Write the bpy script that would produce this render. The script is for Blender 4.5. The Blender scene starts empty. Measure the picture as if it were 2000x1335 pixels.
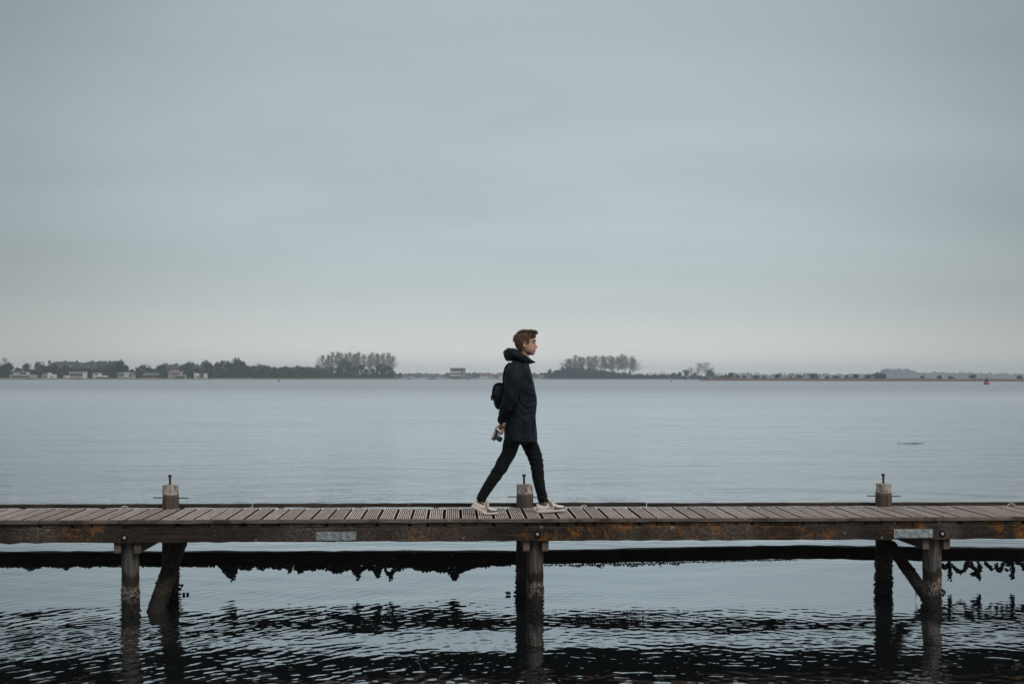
import bpy, math, random
import numpy as np
from mathutils import Matrix, Vector

random.seed(7)
rng = np.random.default_rng(11)
R = math.radians
scene = bpy.context.scene
COL = scene.collection

# ------------------------------------------------------------------ camera
F_PX = 2305.0            # focal length for a 2000 pixel wide frame
H_CAM = 2.25             # eye height above the water (water is z = 0)
YAW = math.atan(112.0 / F_PX)
ROLL = R(0.13)
HORIZON = 737.0

cam_data = bpy.data.cameras.new('camera')
cam = bpy.data.objects.new('camera', cam_data)
COL.objects.link(cam)
scene.camera = cam
cam_data.sensor_width = 36.0
cam_data.lens = 36.0 * F_PX / 2000.0
cam_data.shift_y = (HORIZON - 667.5) / 2000.0
cam_data.clip_start = 0.1
cam_data.clip_end = 20000.0
cam.matrix_world = (Matrix.Translation((0, 0, H_CAM)) @ Matrix.Rotation(-YAW, 4, 'Z')
                    @ Matrix.Rotation(R(90), 4, 'X') @ Matrix.Rotation(ROLL, 4, 'Z'))
cam_data.dof.use_dof = True
cam_data.dof.focus_distance = 11.7
cam_data.dof.aperture_fstop = 4.5

# ------------------------------------------------------------------ world
SUN_EL, SUN_AZ = R(45), R(138)        # azimuth measured from +Y towards +X
world = bpy.data.worlds.new('World')
scene.world = world
world.use_nodes = True
wn = world.node_tree
for n in list(wn.nodes):
    wn.nodes.remove(n)


def wnode(kind, **kw):
    n = wn.nodes.new(kind)
    for k, v in kw.items():
        setattr(n, k, v)
    return n


def wl(a, b):
    wn.links.new(a, b)


w_out = wnode('ShaderNodeOutputWorld')
w_bg = wnode('ShaderNodeBackground')
w_bg.inputs['Strength'].default_value = 0.1
wl(w_bg.outputs[0], w_out.inputs[0])
w_sky = wnode('ShaderNodeTexSky', sky_type='NISHITA', sun_disc=False)
w_sky.sun_elevation = SUN_EL
w_sky.sun_rotation = SUN_AZ
w_sky.air_density = 1.5
w_sky.dust_density = 3.0
w_tc = wnode('ShaderNodeTexCoord')
w_sep = wnode('ShaderNodeSeparateXYZ')
wl(w_tc.outputs['Generated'], w_sep.inputs[0])
# overcast layer: colour by elevation
w_ramp = wnode('ShaderNodeValToRGB')
cr = w_ramp.color_ramp
cr.interpolation = 'B_SPLINE'
stops = [(0.0, (0.960, 0.925, 0.865)), (0.022, (0.815, 0.812, 0.774)), (0.046, (0.600, 0.650, 0.645)), (0.075, (0.512, 0.580, 0.594)),
         (0.12, (0.462, 0.538, 0.566)), (0.20, (0.438, 0.514, 0.546)), (0.31, (0.392, 0.464, 0.496)),
         (0.48, (0.60, 0.68, 0.71)), (0.7, (1.0, 1.05, 1.07)), (1.0, (1.28, 1.32, 1.33))]
cr.elements[0].position = stops[0][0]
cr.elements[1].position = stops[-1][0]
for p, c in stops[1:-1]:
    cr.elements.new(p)
for e, (p, c) in zip(cr.elements, stops):
    e.position = p
    e.color = (*c, 1)
wl(w_sep.outputs['Z'], w_ramp.inputs[0])
# cloud streaks: direction projected on a flat layer far overhead
w_add = wnode('ShaderNodeMath', operation='MAXIMUM')
wl(w_sep.outputs['Z'], w_add.inputs[0])
w_add.inputs[1].default_value = 0.0
w_add2 = wnode('ShaderNodeMath', operation='ADD')
wl(w_add.outputs[0], w_add2.inputs[0])
w_add2.inputs[1].default_value = 0.10
w_dx = wnode('ShaderNodeMath', operation='DIVIDE')
w_dy = wnode('ShaderNodeMath', operation='DIVIDE')
wl(w_sep.outputs['X'], w_dx.inputs[0]); wl(w_add2.outputs[0], w_dx.inputs[1])
wl(w_sep.outputs['Y'], w_dy.inputs[0]); wl(w_add2.outputs[0], w_dy.inputs[1])
w_cmb = wnode('ShaderNodeCombineXYZ')
wl(w_dx.outputs[0], w_cmb.inputs[0]); wl(w_dy.outputs[0], w_cmb.inputs[1])
w_map = wnode('ShaderNodeMapping')
w_map.inputs['Rotation'].default_value = (0, 0, R(-44))
w_map.inputs['Scale'].default_value = (0.42, 0.85, 1)
wl(w_cmb.outputs[0], w_map.inputs[0])
w_noise = wnode('ShaderNodeTexNoise')
w_noise.inputs['Scale'].default_value = 1.0
w_noise.inputs['Detail'].default_value = 6.0
w_noise.inputs['Roughness'].default_value = 0.56
w_noise.inputs['Distortion'].default_value = 0.5
wl(w_map.outputs[0], w_noise.inputs[0])
w_mr = wnode('ShaderNodeMapRange')
w_mr.inputs[1].default_value = 0.3; w_mr.inputs[2].default_value = 0.7
w_mr.inputs[3].default_value = 0.88; w_mr.inputs[4].default_value = 1.09
wl(w_noise.outputs[0], w_mr.inputs[0])
# sky dims away from the view direction, imitating lens vignetting
w_dot = wnode('ShaderNodeVectorMath', operation='DOT_PRODUCT')
g = Vector((math.sin(R(3)), math.cos(R(3)), 0.16)).normalized()
w_dot.inputs[1].default_value = g
wl(w_tc.outputs['Generated'], w_dot.inputs[0])
w_glow = wnode('ShaderNodeMapRange', interpolation_type='SMOOTHSTEP')
w_glow.inputs[1].default_value = 0.895; w_glow.inputs[2].default_value = 1.0
w_glow.inputs[3].default_value = 0.68; w_glow.inputs[4].default_value = 1.05
wl(w_dot.outputs['Value'], w_glow.inputs[0])
w_m1 = wnode('ShaderNodeMath', operation='MULTIPLY')
w_lowf = wnode('ShaderNodeMapRange', interpolation_type='SMOOTHSTEP')      # streaks melt away in the distance
w_lowf.inputs[1].default_value = 0.01; w_lowf.inputs[2].default_value = 0.20
w_lowf.inputs[3].default_value = 0.10; w_lowf.inputs[4].default_value = 1.0
wl(w_sep.outputs['Z'], w_lowf.inputs[0])
w_cmix = wnode('ShaderNodeMix', data_type='FLOAT')
w_cmix.inputs[2].default_value = 0.985
wl(w_lowf.outputs[0], w_cmix.inputs[0]); wl(w_mr.outputs[0], w_cmix.inputs[3])
wl(w_cmix.outputs[0], w_m1.inputs[0]); wl(w_glow.outputs[0], w_m1.inputs[1])
w_m2 = wnode('ShaderNodeMath', operation='MULTIPLY')
wl(w_m1.outputs[0], w_m2.inputs[0]); w_m2.inputs[1].default_value = 10.0
w_sc = wnode('ShaderNodeVectorMath', operation='SCALE')
wl(w_ramp.outputs[0], w_sc.inputs[0]); wl(w_m2.outputs[0], w_sc.inputs['Scale'])
w_mix = wnode('ShaderNodeMix', data_type='RGBA')
w_mix.inputs['Factor'].default_value = 0.93
wl(w_sky.outputs[0], w_mix.inputs[6]); wl(w_sc.outputs[0], w_mix.inputs[7])
wl(w_mix.outputs[2], w_bg.inputs['Color'])

# ------------------------------------------------------------------ sun
sun_data = bpy.data.lights.new('sun', 'SUN')
sun_data.energy = 1.5
sun_data.angle = R(25)
sun_data.color = (1.0, 0.96, 0.9)
sun = bpy.data.objects.new('sun', sun_data)
COL.objects.link(sun)
sdir = Vector((math.sin(SUN_AZ) * math.cos(SUN_EL), math.cos(SUN_AZ) * math.cos(SUN_EL), math.sin(SUN_EL)))
sun.rotation_euler = sdir.to_track_quat('Z', 'Y').to_euler()

scene.view_settings.view_transform = 'Standard'
scene.view_settings.look = 'None'
scene.view_settings.exposure = 0.0
scene.view_settings.gamma = 1.0
scene.view_settings.use_curve_mapping = False
scene.render.engine = 'CYCLES'
scene.cycles.use_denoising = True
scene.cycles.max_bounces = 8
scene.cycles.volume_bounces = 1
scene.cycles.caustics_reflective = False
scene.cycles.caustics_refractive = False

# ------------------------------------------------------------------ helpers
CT, ST = math.cos(YAW), math.sin(YAW)


def at(px, py, Y):
    """Place of photo point (px, py) on the upright plane at distance Y from the lens."""
    u, w = px - 1000.0, py - HORIZON
    u0 = u * math.cos(ROLL) + w * math.sin(ROLL)
    w0 = -u * math.sin(ROLL) + w * math.cos(ROLL)
    rx = ST + u0 / F_PX * CT
    ry = CT - u0 / F_PX * ST
    t = Y / ry
    return np.array([t * rx, Y, H_CAM - t * w0 / F_PX])


def mesh_data(name, verts, faces, mats, smooth=False, midx=None):
    me = bpy.data.meshes.new(name)
    verts = np.asarray(verts, dtype=float)
    me.from_pydata(verts.tolist(), [], [tuple(int(i) for i in f) for f in faces])
    if not isinstance(mats, (list, tuple)):
        mats = [mats]
    for m in mats:
        me.materials.append(m)
    if midx is not None:
        me.polygons.foreach_set('material_index', list(midx))
    if smooth:
        me.polygons.foreach_set('use_smooth', [True] * len(me.polygons))
    me.validate()
    me.update()
    return me


def obj(name, me, parent=None, loc=None):
    o = bpy.data.objects.new(name, me)
    COL.objects.link(o)
    if parent is not None:
        o.parent = parent
    if loc is not None:
        o.location = loc
    return o


def build(name, verts, faces, mat, parent=None, smooth=False, loc=None):
    return obj(name, mesh_data(name, verts, faces, mat, smooth), parent, loc)


def tag(o, label, cat, group=None, kind=None):
    o['label'] = label
    o['category'] = cat
    if group:
        o['group'] = group
    if kind:
        o['kind'] = kind
    return o


def thing(name, label, cat, loc=(0, 0, 0), group=None):
    o = bpy.data.objects.new(name, None)
    o.empty_display_size = 0.1
    COL.objects.link(o)
    o.location = loc
    return tag(o, label, cat, group)


class MB:
    """Collects verts and faces of one part."""
    def __init__(self):
        self.v, self.f, self.n = [], [], 0

    def add(self, v, f):
        v = np.asarray(v, dtype=float)
        self.v.append(v)
        for q in f:
            self.f.append(tuple(int(i) + self.n for i in q))
        self.n += len(v)
        return self

    def verts(self):
        return np.concatenate(self.v) if self.v else np.zeros((0, 3))

    def build(self, name, mat, parent=None, smooth=False, loc=None):
        return build(name, self.verts(), self.f, mat, parent, smooth, loc)


BOX_F = [(0, 3, 2, 1), (4, 5, 6, 7), (0, 1, 5, 4), (1, 2, 6, 5), (2, 3, 7, 6), (3, 0, 4, 7)]


def box(x0, x1, y0, y1, z0, z1):
    v = [(x0, y0, z0), (x1, y0, z0), (x1, y1, z0), (x0, y1, z0),
         (x0, y0, z1), (x1, y0, z1), (x1, y1, z1), (x0, y1, z1)]
    return np.array(v, float), BOX_F


def bbox(x0, x1, y0, y1, z0, z1, b=0.004):
    """A box with chamfered long edges (along X)."""
    prof = [(y0 + b, z0), (y1 - b, z0), (y1, z0 + b), (y1, z1 - b), (y1 - b, z1), (y0 + b, z1), (y0, z1 - b), (y0, z0 + b)]
    v = [(x0, y, z) for y, z in prof] + [(x1, y, z) for y, z in prof]
    n = len(prof)
    f = [(i, (i + 1) % n, n + (i + 1) % n, n + i) for i in range(n)]
    f += [tuple(range(n - 1, -1, -1)), tuple(range(n, 2 * n))]
    return np.array(v, float), [tuple(reversed(q)) for q in f]


def loft(rings, cap0=True, cap1=True):
    n = len(rings[0])
    v = np.concatenate([np.asarray(r, float) for r in rings])
    f = []
    for i in range(len(rings) - 1):
        for j in range(n):
            a, b = i * n + j, i * n + (j + 1) % n
            f.append((a, b, b + n, a + n))
    if cap0:
        f.append(tuple(range(n - 1, -1, -1)))
    if cap1:
        k = (len(rings) - 1) * n
        f.append(tuple(range(k, k + n)))
    return v, f


def frames(path):
    path = np.asarray(path, float)
    t = np.gradient(path, axis=0)
    t /= np.linalg.norm(t, axis=1)[:, None] + 1e-12
    out = []
    ref = np.array([0, 1, 0.0]) if abs(t[0][1]) < 0.9 else np.array([1.0, 0, 0])
    for k in range(len(path)):
        e1 = np.cross(ref, t[k]); e1 /= np.linalg.norm(e1) + 1e-12
        e2 = np.cross(t[k], e1)
        out.append((e1, e2))
        ref = e2
    return out


def tube(path, radii, n=8, flat=1.0, cap=True):
    """radii: number or list; flat scales the second axis."""
    path = np.asarray(path, float)
    r = np.broadcast_to(np.asarray(radii, float), (len(path),))
    fr = frames(path)
    a = np.linspace(0, 2 * math.pi, n, endpoint=False)
    rings = []
    for p, (e1, e2), q in zip(path, fr, r):
        rings.append(p + q * (np.cos(a)[:, None] * e1 + flat * np.sin(a)[:, None] * e2))
    return loft(rings, cap, cap)


def smooth_path(pts, n):
    """Catmull-Rom through rows of pts (any width), n samples."""
    P = np.asarray(pts, float)
    P = np.vstack([2 * P[0] - P[1], P, 2 * P[-1] - P[-2]])
    m = len(P) - 3
    out = []
    for s in np.linspace(0, m - 1e-9, n):
        i = int(s); t = s - i
        p0, p1, p2, p3 = P[i:i + 4]
        out.append(0.5 * ((2 * p1) + (-p0 + p2) * t + (2 * p0 - 5 * p1 + 4 * p2 - p3) * t * t
                          + (-p0 + 3 * p1 - 3 * p2 + p3) * t ** 3))
    return np.array(out)


t_ = (1 + 5 ** 0.5) / 2
ICO_V = np.array([(-1, t_, 0), (1, t_, 0), (-1, -t_, 0), (1, -t_, 0), (0, -1, t_), (0, 1, t_), (0, -1, -t_), (0, 1, -t_),
                  (t_, 0, -1), (t_, 0, 1), (-t_, 0, -1), (-t_, 0, 1)], float)
ICO_V /= np.linalg.norm(ICO_V[0])
ICO_F = [(0, 11, 5), (0, 5, 1), (0, 1, 7), (0, 7, 10), (0, 10, 11), (1, 5, 9), (5, 11, 4), (11, 10, 2), (10, 7, 6), (7, 1, 8),
         (3, 9, 4), (3, 4, 2), (3, 2, 6), (3, 6, 8), (3, 8, 9), (4, 9, 5), (2, 4, 11), (6, 2, 10), (8, 6, 7), (9, 8, 1)]


def rot_rand():
    q = rng.normal(size=4); q /= np.linalg.norm(q)
    w, x, y, z = q
    return np.array([[1 - 2 * (y * y + z * z), 2 * (x * y - z * w), 2 * (x * z + y * w)],
                     [2 * (x * y + z * w), 1 - 2 * (x * x + z * z), 2 * (y * z - x * w)],
                     [2 * (x * z - y * w), 2 * (y * z + x * w), 1 - 2 * (x * x + y * y)]])


def sphere(c, r, nu=16, nv=10):
    c = np.asarray(c, float); r = np.broadcast_to(np.asarray(r, float), (3,))
    a = np.linspace(0, 2 * math.pi, nu, endpoint=False)
    rings = []
    for th in np.linspace(0.08, math.pi - 0.08, nv):
        rings.append(np.stack([c[0] + r[0] * np.sin(th) * np.cos(a), c[1] + r[1] * np.sin(th) * np.sin(a),
                               c[2] - r[2] * np.cos(th) * np.ones(nu)], 1))
    return loft(rings)


# ------------------------------------------------------------------ materials
class NT:
    def __init__(self, name):
        self.m = bpy.data.materials.new(name)
        self.m.use_nodes = True
        self.t = self.m.node_tree
        self.b = self.t.nodes['Principled BSDF']

    def n(self, kind, **kw):
        x = self.t.nodes.new(kind)
        for k, v in kw.items():
            setattr(x, k, v)
        return x

    def l(self, a, b):
        self.t.links.new(a, b)

    def coord(self, which='Object', scale=(1, 1, 1), rot=(0, 0, 0)):
        if which == 'World':
            c = self.n('ShaderNodeNewGeometry').outputs['Position']
        else:
            c = self.n('ShaderNodeTexCoord').outputs[which]
        mp = self.n('ShaderNodeMapping')
        mp.inputs['Scale'].default_value = scale
        mp.inputs['Rotation'].default_value = rot
        self.l(c, mp.inputs[0])
        return mp.outputs[0]

    def noise(self, co, scale, detail=4, rough=0.55, dist=0.0):
        x = self.n('ShaderNodeTexNoise')
        x.inputs['Scale'].default_value = scale
        x.inputs['Detail'].default_value = detail
        x.inputs['Roughness'].default_value = rough
        x.inputs['Distortion'].default_value = dist
        if co is not None:
            self.l(co, x.inputs['Vector'])
        return x.outputs[0]

    def step(self, v, a, b, lo=0.0, hi=1.0):
        x = self.n('ShaderNodeMapRange', interpolation_type='SMOOTHSTEP')
        x.inputs[1].default_value = a; x.inputs[2].default_value = b
        x.inputs[3].default_value = lo; x.inputs[4].default_value = hi
        self.l(v, x.inputs[0])
        return x.outputs[0]

    def math(self, op, a, b=None):
        x = self.n('ShaderNodeMath', operation=op)
        for i, q in enumerate((a, b)):
            if q is None:
                continue
            if isinstance(q, (int, float)):
                x.inputs[i].default_value = q
            else:
                self.l(q, x.inputs[i])
        return x.outputs[0]

    def mix(self, f, a, b, mode='MIX'):
        x = self.n('ShaderNodeMix', data_type='RGBA', blend_type=mode)
        for i, q in ((0, f), (6, a), (7, b)):
            if isinstance(q, (int, float)):
                x.inputs[i].default_value = q
            elif isinstance(q, tuple):
                x.inputs[i].default_value = (*q, 1) if len(q) == 3 else q
            else:
                self.l(q, x.inputs[i])
        return x.outputs[2]

    def bump(self, h, strength=0.3, dist=0.01):
        x = self.n('ShaderNodeBump')
        x.inputs['Strength'].default_value = strength
        x.inputs['Distance'].default_value = dist
        self.l(h, x.inputs['Height'])
        self.l(x.outputs[0], self.b.inputs['Normal'])

    def color(self, c):
        if isinstance(c, tuple):
            self.b.inputs['Base Color'].default_value = (*c, 1)
        else:
            self.l(c, self.b.inputs['Base Color'])

    def set(self, rough=None, spec=None, metal=None):
        if rough is not None:
            self.b.inputs['Roughness'].default_value = rough
        if spec is not None:
            self.b.inputs['Specular IOR Level'].default_value = spec
        if metal is not None:
            self.b.inputs['Metallic'].default_value = metal
        return self


def simple(name, c, rough=0.7, spec=0.3, metal=0.0, var=0.25, scale=8.0, bump=0.0, which='Object'):
    t = NT(name)
    co = t.coord(which)
    nz = t.noise(co, scale, 5)
    t.color(t.mix(t.step(nz, 0.3, 0.7), tuple(x * (1 - var) for x in c), tuple(min(1, x * (1 + var)) for x in c)))
    t.set(rough, spec, metal)
    if bump:
        t.bump(nz, bump, 0.01)
    return t.m

# ================================================================== water
def make_water_material():
    t = NT('lake_water')
    t.t.nodes.remove(t.b)
    out = t.t.nodes['Material Output']
    pos = t.n('ShaderNodeNewGeometry').outputs['Position']
    sep = t.n('ShaderNodeSeparateXYZ'); t.l(pos, sep.inputs[0])
    far = t.step(sep.outputs['Y'], 11.5, 18.0)                    # ripples are modelled up to here
    c1 = t.coord('World', (0.75, 1.3, 1), (0, 0, R(14)))
    c2 = t.coord('World', (0.20, 0.42, 1), (0, 0, R(-11)))
    c3 = t.coord('World', (0.03, 0.07, 1), (0, 0, R(7)))
    n1 = t.noise(c1, 2.6, 3, 0.5, 0.3)
    n2 = t.noise(c2, 1.5, 4, 0.52, 0.9)
    n3 = t.noise(c3, 1.0, 3, 0.55, 0.6)
    patch = t.step(n3, 0.3, 0.7, 0.30, 1.45)                       # cat's paws: rough and slick areas
    h = t.math('ADD', t.math('MULTIPLY', n1, 0.018), t.math('MULTIPLY', n2, 0.105))
    h = t.math('MULTIPLY', t.math('MULTIPLY', h, patch), far)
    c4 = t.coord('World', (1.0, 1.4, 1))
    h = t.math('ADD', h, t.math('MULTIPLY', t.noise(c4, 9.0, 2, 0.5), 0.0012))
    bp = t.n('ShaderNodeBump')
    bp.inputs['Strength'].default_value = 1.0
    bp.inputs['Distance'].default_value = 1.0
    t.l(h, bp.inputs['Height'])
    fr = t.n('ShaderNodeFresnel'); fr.inputs['IOR'].default_value = 1.33
    t.l(bp.outputs[0], fr.inputs['Normal'])
    fac = t.math('MULTIPLY', t.math('POWER', fr.outputs[0], 0.36), t.step(sep.outputs['Y'], 40.0, 260.0, 0.98, 0.64))
    gl = t.n('ShaderNodeBsdfGlossy')
    gl.inputs['Color'].default_value = (0.93, 0.97, 1.0, 1)
    t.l(bp.outputs[0], gl.inputs['Normal'])
    rough = t.math('ADD', 0.012, t.math('ADD', t.math('MULTIPLY', t.step(sep.outputs['Y'], 12.0, 34.0), t.step(n3, 0.25, 0.75, 0.10, 0.20)),
                                   t.math('MULTIPLY', t.step(sep.outputs['Y'], 25.0, 160.0), 0.22)))
    t.l(rough, gl.inputs['Roughness'])
    df = t.n('ShaderNodeBsdfDiffuse'); df.inputs['Color'].default_value = (0.007, 0.009, 0.010, 1)
    mx = t.n('ShaderNodeMixShader')
    t.l(fac, mx.inputs[0]); t.l(df.outputs[0], mx.inputs[1]); t.l(gl.outputs[0], mx.inputs[2])
    t.l(mx.outputs[0], out.inputs['Surface'])
    return t.m


def wave_height(X, Y):
    g = np.random.default_rng(5)
    Z = np.zeros_like(X)
    # slow patches where the ripples are livelier
    def patch(seed, s):
        q = np.random.default_rng(seed); m = np.zeros_like(X)
        for _ in range(7):
            k = q.normal(size=2) * s; m += np.sin(k[0] * X + k[1] * Y * 1.3 + q.uniform(0, 6.28))
        return 1 / (1 + np.exp(-m * 0.9))
    left = 1 / (1 + np.exp((X - 0.5) * 0.9))
    sets = [  # (count, wavelength range, main direction of travel, spread, rms slope, mask)
        (44, (0.080, 0.19), R(-40), R(18), 0.036, 0.12 + 0.88 * left),
        (44, (0.075, 0.18), R(-112), R(26), 0.036, 0.25 + 0.75 * (1 - left)),
        (36, (0.060, 0.11), R(-60), R(55), 0.020, 0.4 + 0.6 * patch(3, 1.1)),
        (16, (0.35, 1.5), R(-70), R(35), 0.015, np.ones_like(X)),
    ]
    lively = 0.45 + 0.95 * patch(9, 0.75)
    for cnt, (l0, l1), th, sp, slope, mask in sets:
        s = np.zeros_like(X)
        for _ in range(cnt):
            lam = math.exp(g.uniform(math.log(l0), math.log(l1)))
            k = 2 * math.pi / lam
            a = th + g.normal() * sp
            amp = slope * math.sqrt(2.0 / cnt) / k
            s += amp * np.sin(k * (math.cos(a) * X + math.sin(a) * Y) + g.uniform(0, 6.28))
        Z += s * mask
    return Z * lively


def make_water():
    x0, x1, y0, y1, st = -7.4, 7.8, 7.8, 16.2, 0.0205
    xs = np.arange(x0, x1 + 1e-6, st); ys = np.arange(y0, y1 + 1e-6, st)
    X, Y = np.meshgrid(xs, ys)
    Z = wave_height(X, Y)
    e = np.minimum.reduce([X - x0, xs[-1] - X, Y - y0, (ys[-1] - Y) / 2.0])
    Z *= np.clip(e / 0.6, 0, 1) * np.clip((ys[-1] - Y) / 4.5, 0, 1)
    nx, ny = len(xs), len(ys)
    V = np.stack([X.ravel(), Y.ravel(), Z.ravel()], 1)
    i = np.arange(nx * ny).reshape(ny, nx)
    Fq = np.stack([i[:-1, :-1].ravel(), i[:-1, 1:].ravel(), i[1:, 1:].ravel(), i[1:, :-1].ravel()], 1)
    A, B, C_, D = -4200.0, 4200.0, -500.0, 4600.0
    xe, ye = xs[-1], ys[-1]
    ext = np.array([(A, C_, 0), (B, C_, 0), (B, D, 0), (A, D, 0), (x0, C_, 0), (xe, C_, 0), (x0, D, 0), (xe, D, 0),
                    (x0, y0, 0), (xe, y0, 0), (xe, ye, 0), (x0, ye, 0)], float)
    n = len(V)
    ef = [(0, 4, 6, 3), (5, 1, 2, 7), (4, 5, 9, 8), (11, 10, 7, 6)]
    me = bpy.data.meshes.new('water')
    allv = np.concatenate([V, ext])
    me.vertices.add(len(allv)); me.vertices.foreach_set('co', allv.ravel())
    faces = np.concatenate([Fq, np.array(ef) + n])
    me.loops.add(faces.size); me.loops.foreach_set('vertex_index', faces.ravel())
    me.polygons.add(len(faces))
    me.polygons.foreach_set('loop_start', np.arange(0, faces.size, 4))
    me.polygons.foreach_set('loop_total', np.full(len(faces), 4))
    me.update(); me.validate()
    me.polygons.foreach_set('use_smooth', np.ones(len(faces), bool))
    me.materials.append(make_water_material())
    o = obj('water', me)
    o['kind'] = 'structure'
    o['label'] = 'grey rippled water of the wide lake'


make_water()


# ================================================================== jetty
def mat_plank():
    t = NT('weathered_plank')
    info = t.n('ShaderNodeObjectInfo').outputs['Random']
    tc = t.n('ShaderNodeTexCoord').outputs['Object']
    off = t.n('ShaderNodeVectorMath', operation='ADD')
    cx = t.n('ShaderNodeCombineXYZ'); t.l(t.math('MULTIPLY', info, 37.0), cx.inputs[0]); t.l(t.math('MULTIPLY', info, 91.0), cx.inputs[1])
    t.l(tc, off.inputs[0]); t.l(cx.outputs[0], off.inputs[1])
    mp = t.n('ShaderNodeMapping'); mp.inputs['Scale'].default_value = (60, 3.5, 30); t.l(off.outputs[0], mp.inputs[0])
    grain = t.noise(mp.outputs[0], 1.0, 5, 0.6)
    mp2 = t.n('ShaderNodeMapping'); mp2.inputs['Scale'].default_value = (7, 5, 5); t.l(off.outputs[0], mp2.inputs[0])
    blot = t.noise(mp2.outputs[0], 1.0, 5, 0.65)
    tone = t.mix(info, (0.480, 0.402, 0.360), (0.660, 0.575, 0.528))
    c = t.mix(t.step(grain, 0.30, 0.72), t.mix(1.0, tone, (0.62, 0.60, 0.60), 'MULTIPLY'), tone)
    c = t.mix(t.step(blot, 0.52, 0.72, 0, 0.55), c, (0.085, 0.082, 0.062))
    c = t.mix(t.step(t.noise(mp2.outputs[0], 9.0, 2), 0.66, 0.74, 0, 0.5), c, (0.34, 0.31, 0.28))
    t.color(c); t.set(0.8, 0.25)
    t.bump(grain, 0.5, 0.003)
    return t.m


def mat_lichen_wood(name, base_a, base_b, orange=1.0, pale=1.0, grey=1.0):
    """Dark tarred timber with orange and pale lichen."""
    t = NT(name)
    co = t.coord('World', (1, 1, 1))
    grain = t.noise(t.coord('World', (2.2, 20, 45)), 1.0, 6, 0.62, 0.2)
    blot = t.noise(co, 3.2, 6, 0.62, 0.4)
    c = t.mix(t.step(grain, 0.3, 0.7), base_a, base_b)
    c = t.mix(t.step(blot, 0.46, 0.64, 0, 0.85), c, (0.026, 0.020, 0.016))
    # grey weathered stretches
    big = t.noise(t.coord('World', (1.0, 1, 0.25)), 1.1, 3, 0.5)
    fine = t.noise(co, 60.0, 3, 0.7)
    c = t.mix(t.math('MULTIPLY', t.step(big, 0.50, 0.66, 0, 0.9 * grey), t.step(fine, 0.40, 0.62, 0.15, 1.0)), c, (0.125, 0.100, 0.084))
    # rusty orange lichen in clumps
    o1 = t.step(t.noise(co, 1.7, 2, 0.5), 0.49, 0.64)
    o2 = t.step(t.noise(co, 9.0, 6, 0.72, 0.6), 0.47, 0.58)
    o3 = t.step(t.noise(co, 75.0, 3, 0.6), 0.36, 0.60)
    om = t.math('MULTIPLY', t.math('MULTIPLY', t.math('MULTIPLY', o1, o2), o3), 0.80 * orange)
    oc = t.mix(t.noise(co, 25.0, 3), (0.19, 0.075, 0.014), (0.42, 0.165, 0.022))
    c = t.mix(om, c, oc)
    # pale crust spots
    vo = t.n('ShaderNodeTexVoronoi', feature='F1'); vo.inputs['Scale'].default_value = 5.2
    wob = t.n('ShaderNodeVectorMath', operation='ADD')
    nv = t.n('ShaderNodeTexNoise'); nv.inputs['Scale'].default_value = 26.0; nv.inputs['Detail'].default_value = 3; t.l(co, nv.inputs['Vector'])
    sc = t.n('ShaderNodeVectorMath', operation='SCALE'); sc.inputs['Scale'].default_value = 0.06; t.l(nv.outputs['Color'], sc.inputs[0])
    t.l(co, wob.inputs[0]); t.l(sc.outputs[0], wob.inputs[1]); t.l(wob.outputs[0], vo.inputs['Vector'])
    sp = t.step(vo.outputs['Distance'], 0.07, 0.11, 1.0, 0.0)
    rc = t.n('ShaderNodeSeparateColor'); t.l(vo.outputs['Color'], rc.inputs[0])
    sp = t.math('MULTIPLY', sp, t.step(rc.outputs[0], 0.45, 0.5))
    sp = t.math('MULTIPLY', sp, t.step(t.noise(co, 90.0, 2), 0.35, 0.55, 0.35, 0.9 * pale))
    c = t.mix(sp, c, (0.30, 0.29, 0.24))
    specks = t.math('MULTIPLY', t.step(t.noise(co, 120.0, 2, 0.5), 0.66, 0.72), 0.6 * pale)
    c = t.mix(specks, c, (0.30, 0.26, 0.21))
    t.color(c); t.set(0.85, 0.2)
    t.bump(t.math('ADD', grain, t.math('MULTIPLY', blot, 0.7)), 0.7, 0.006)
    return t.m


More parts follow.
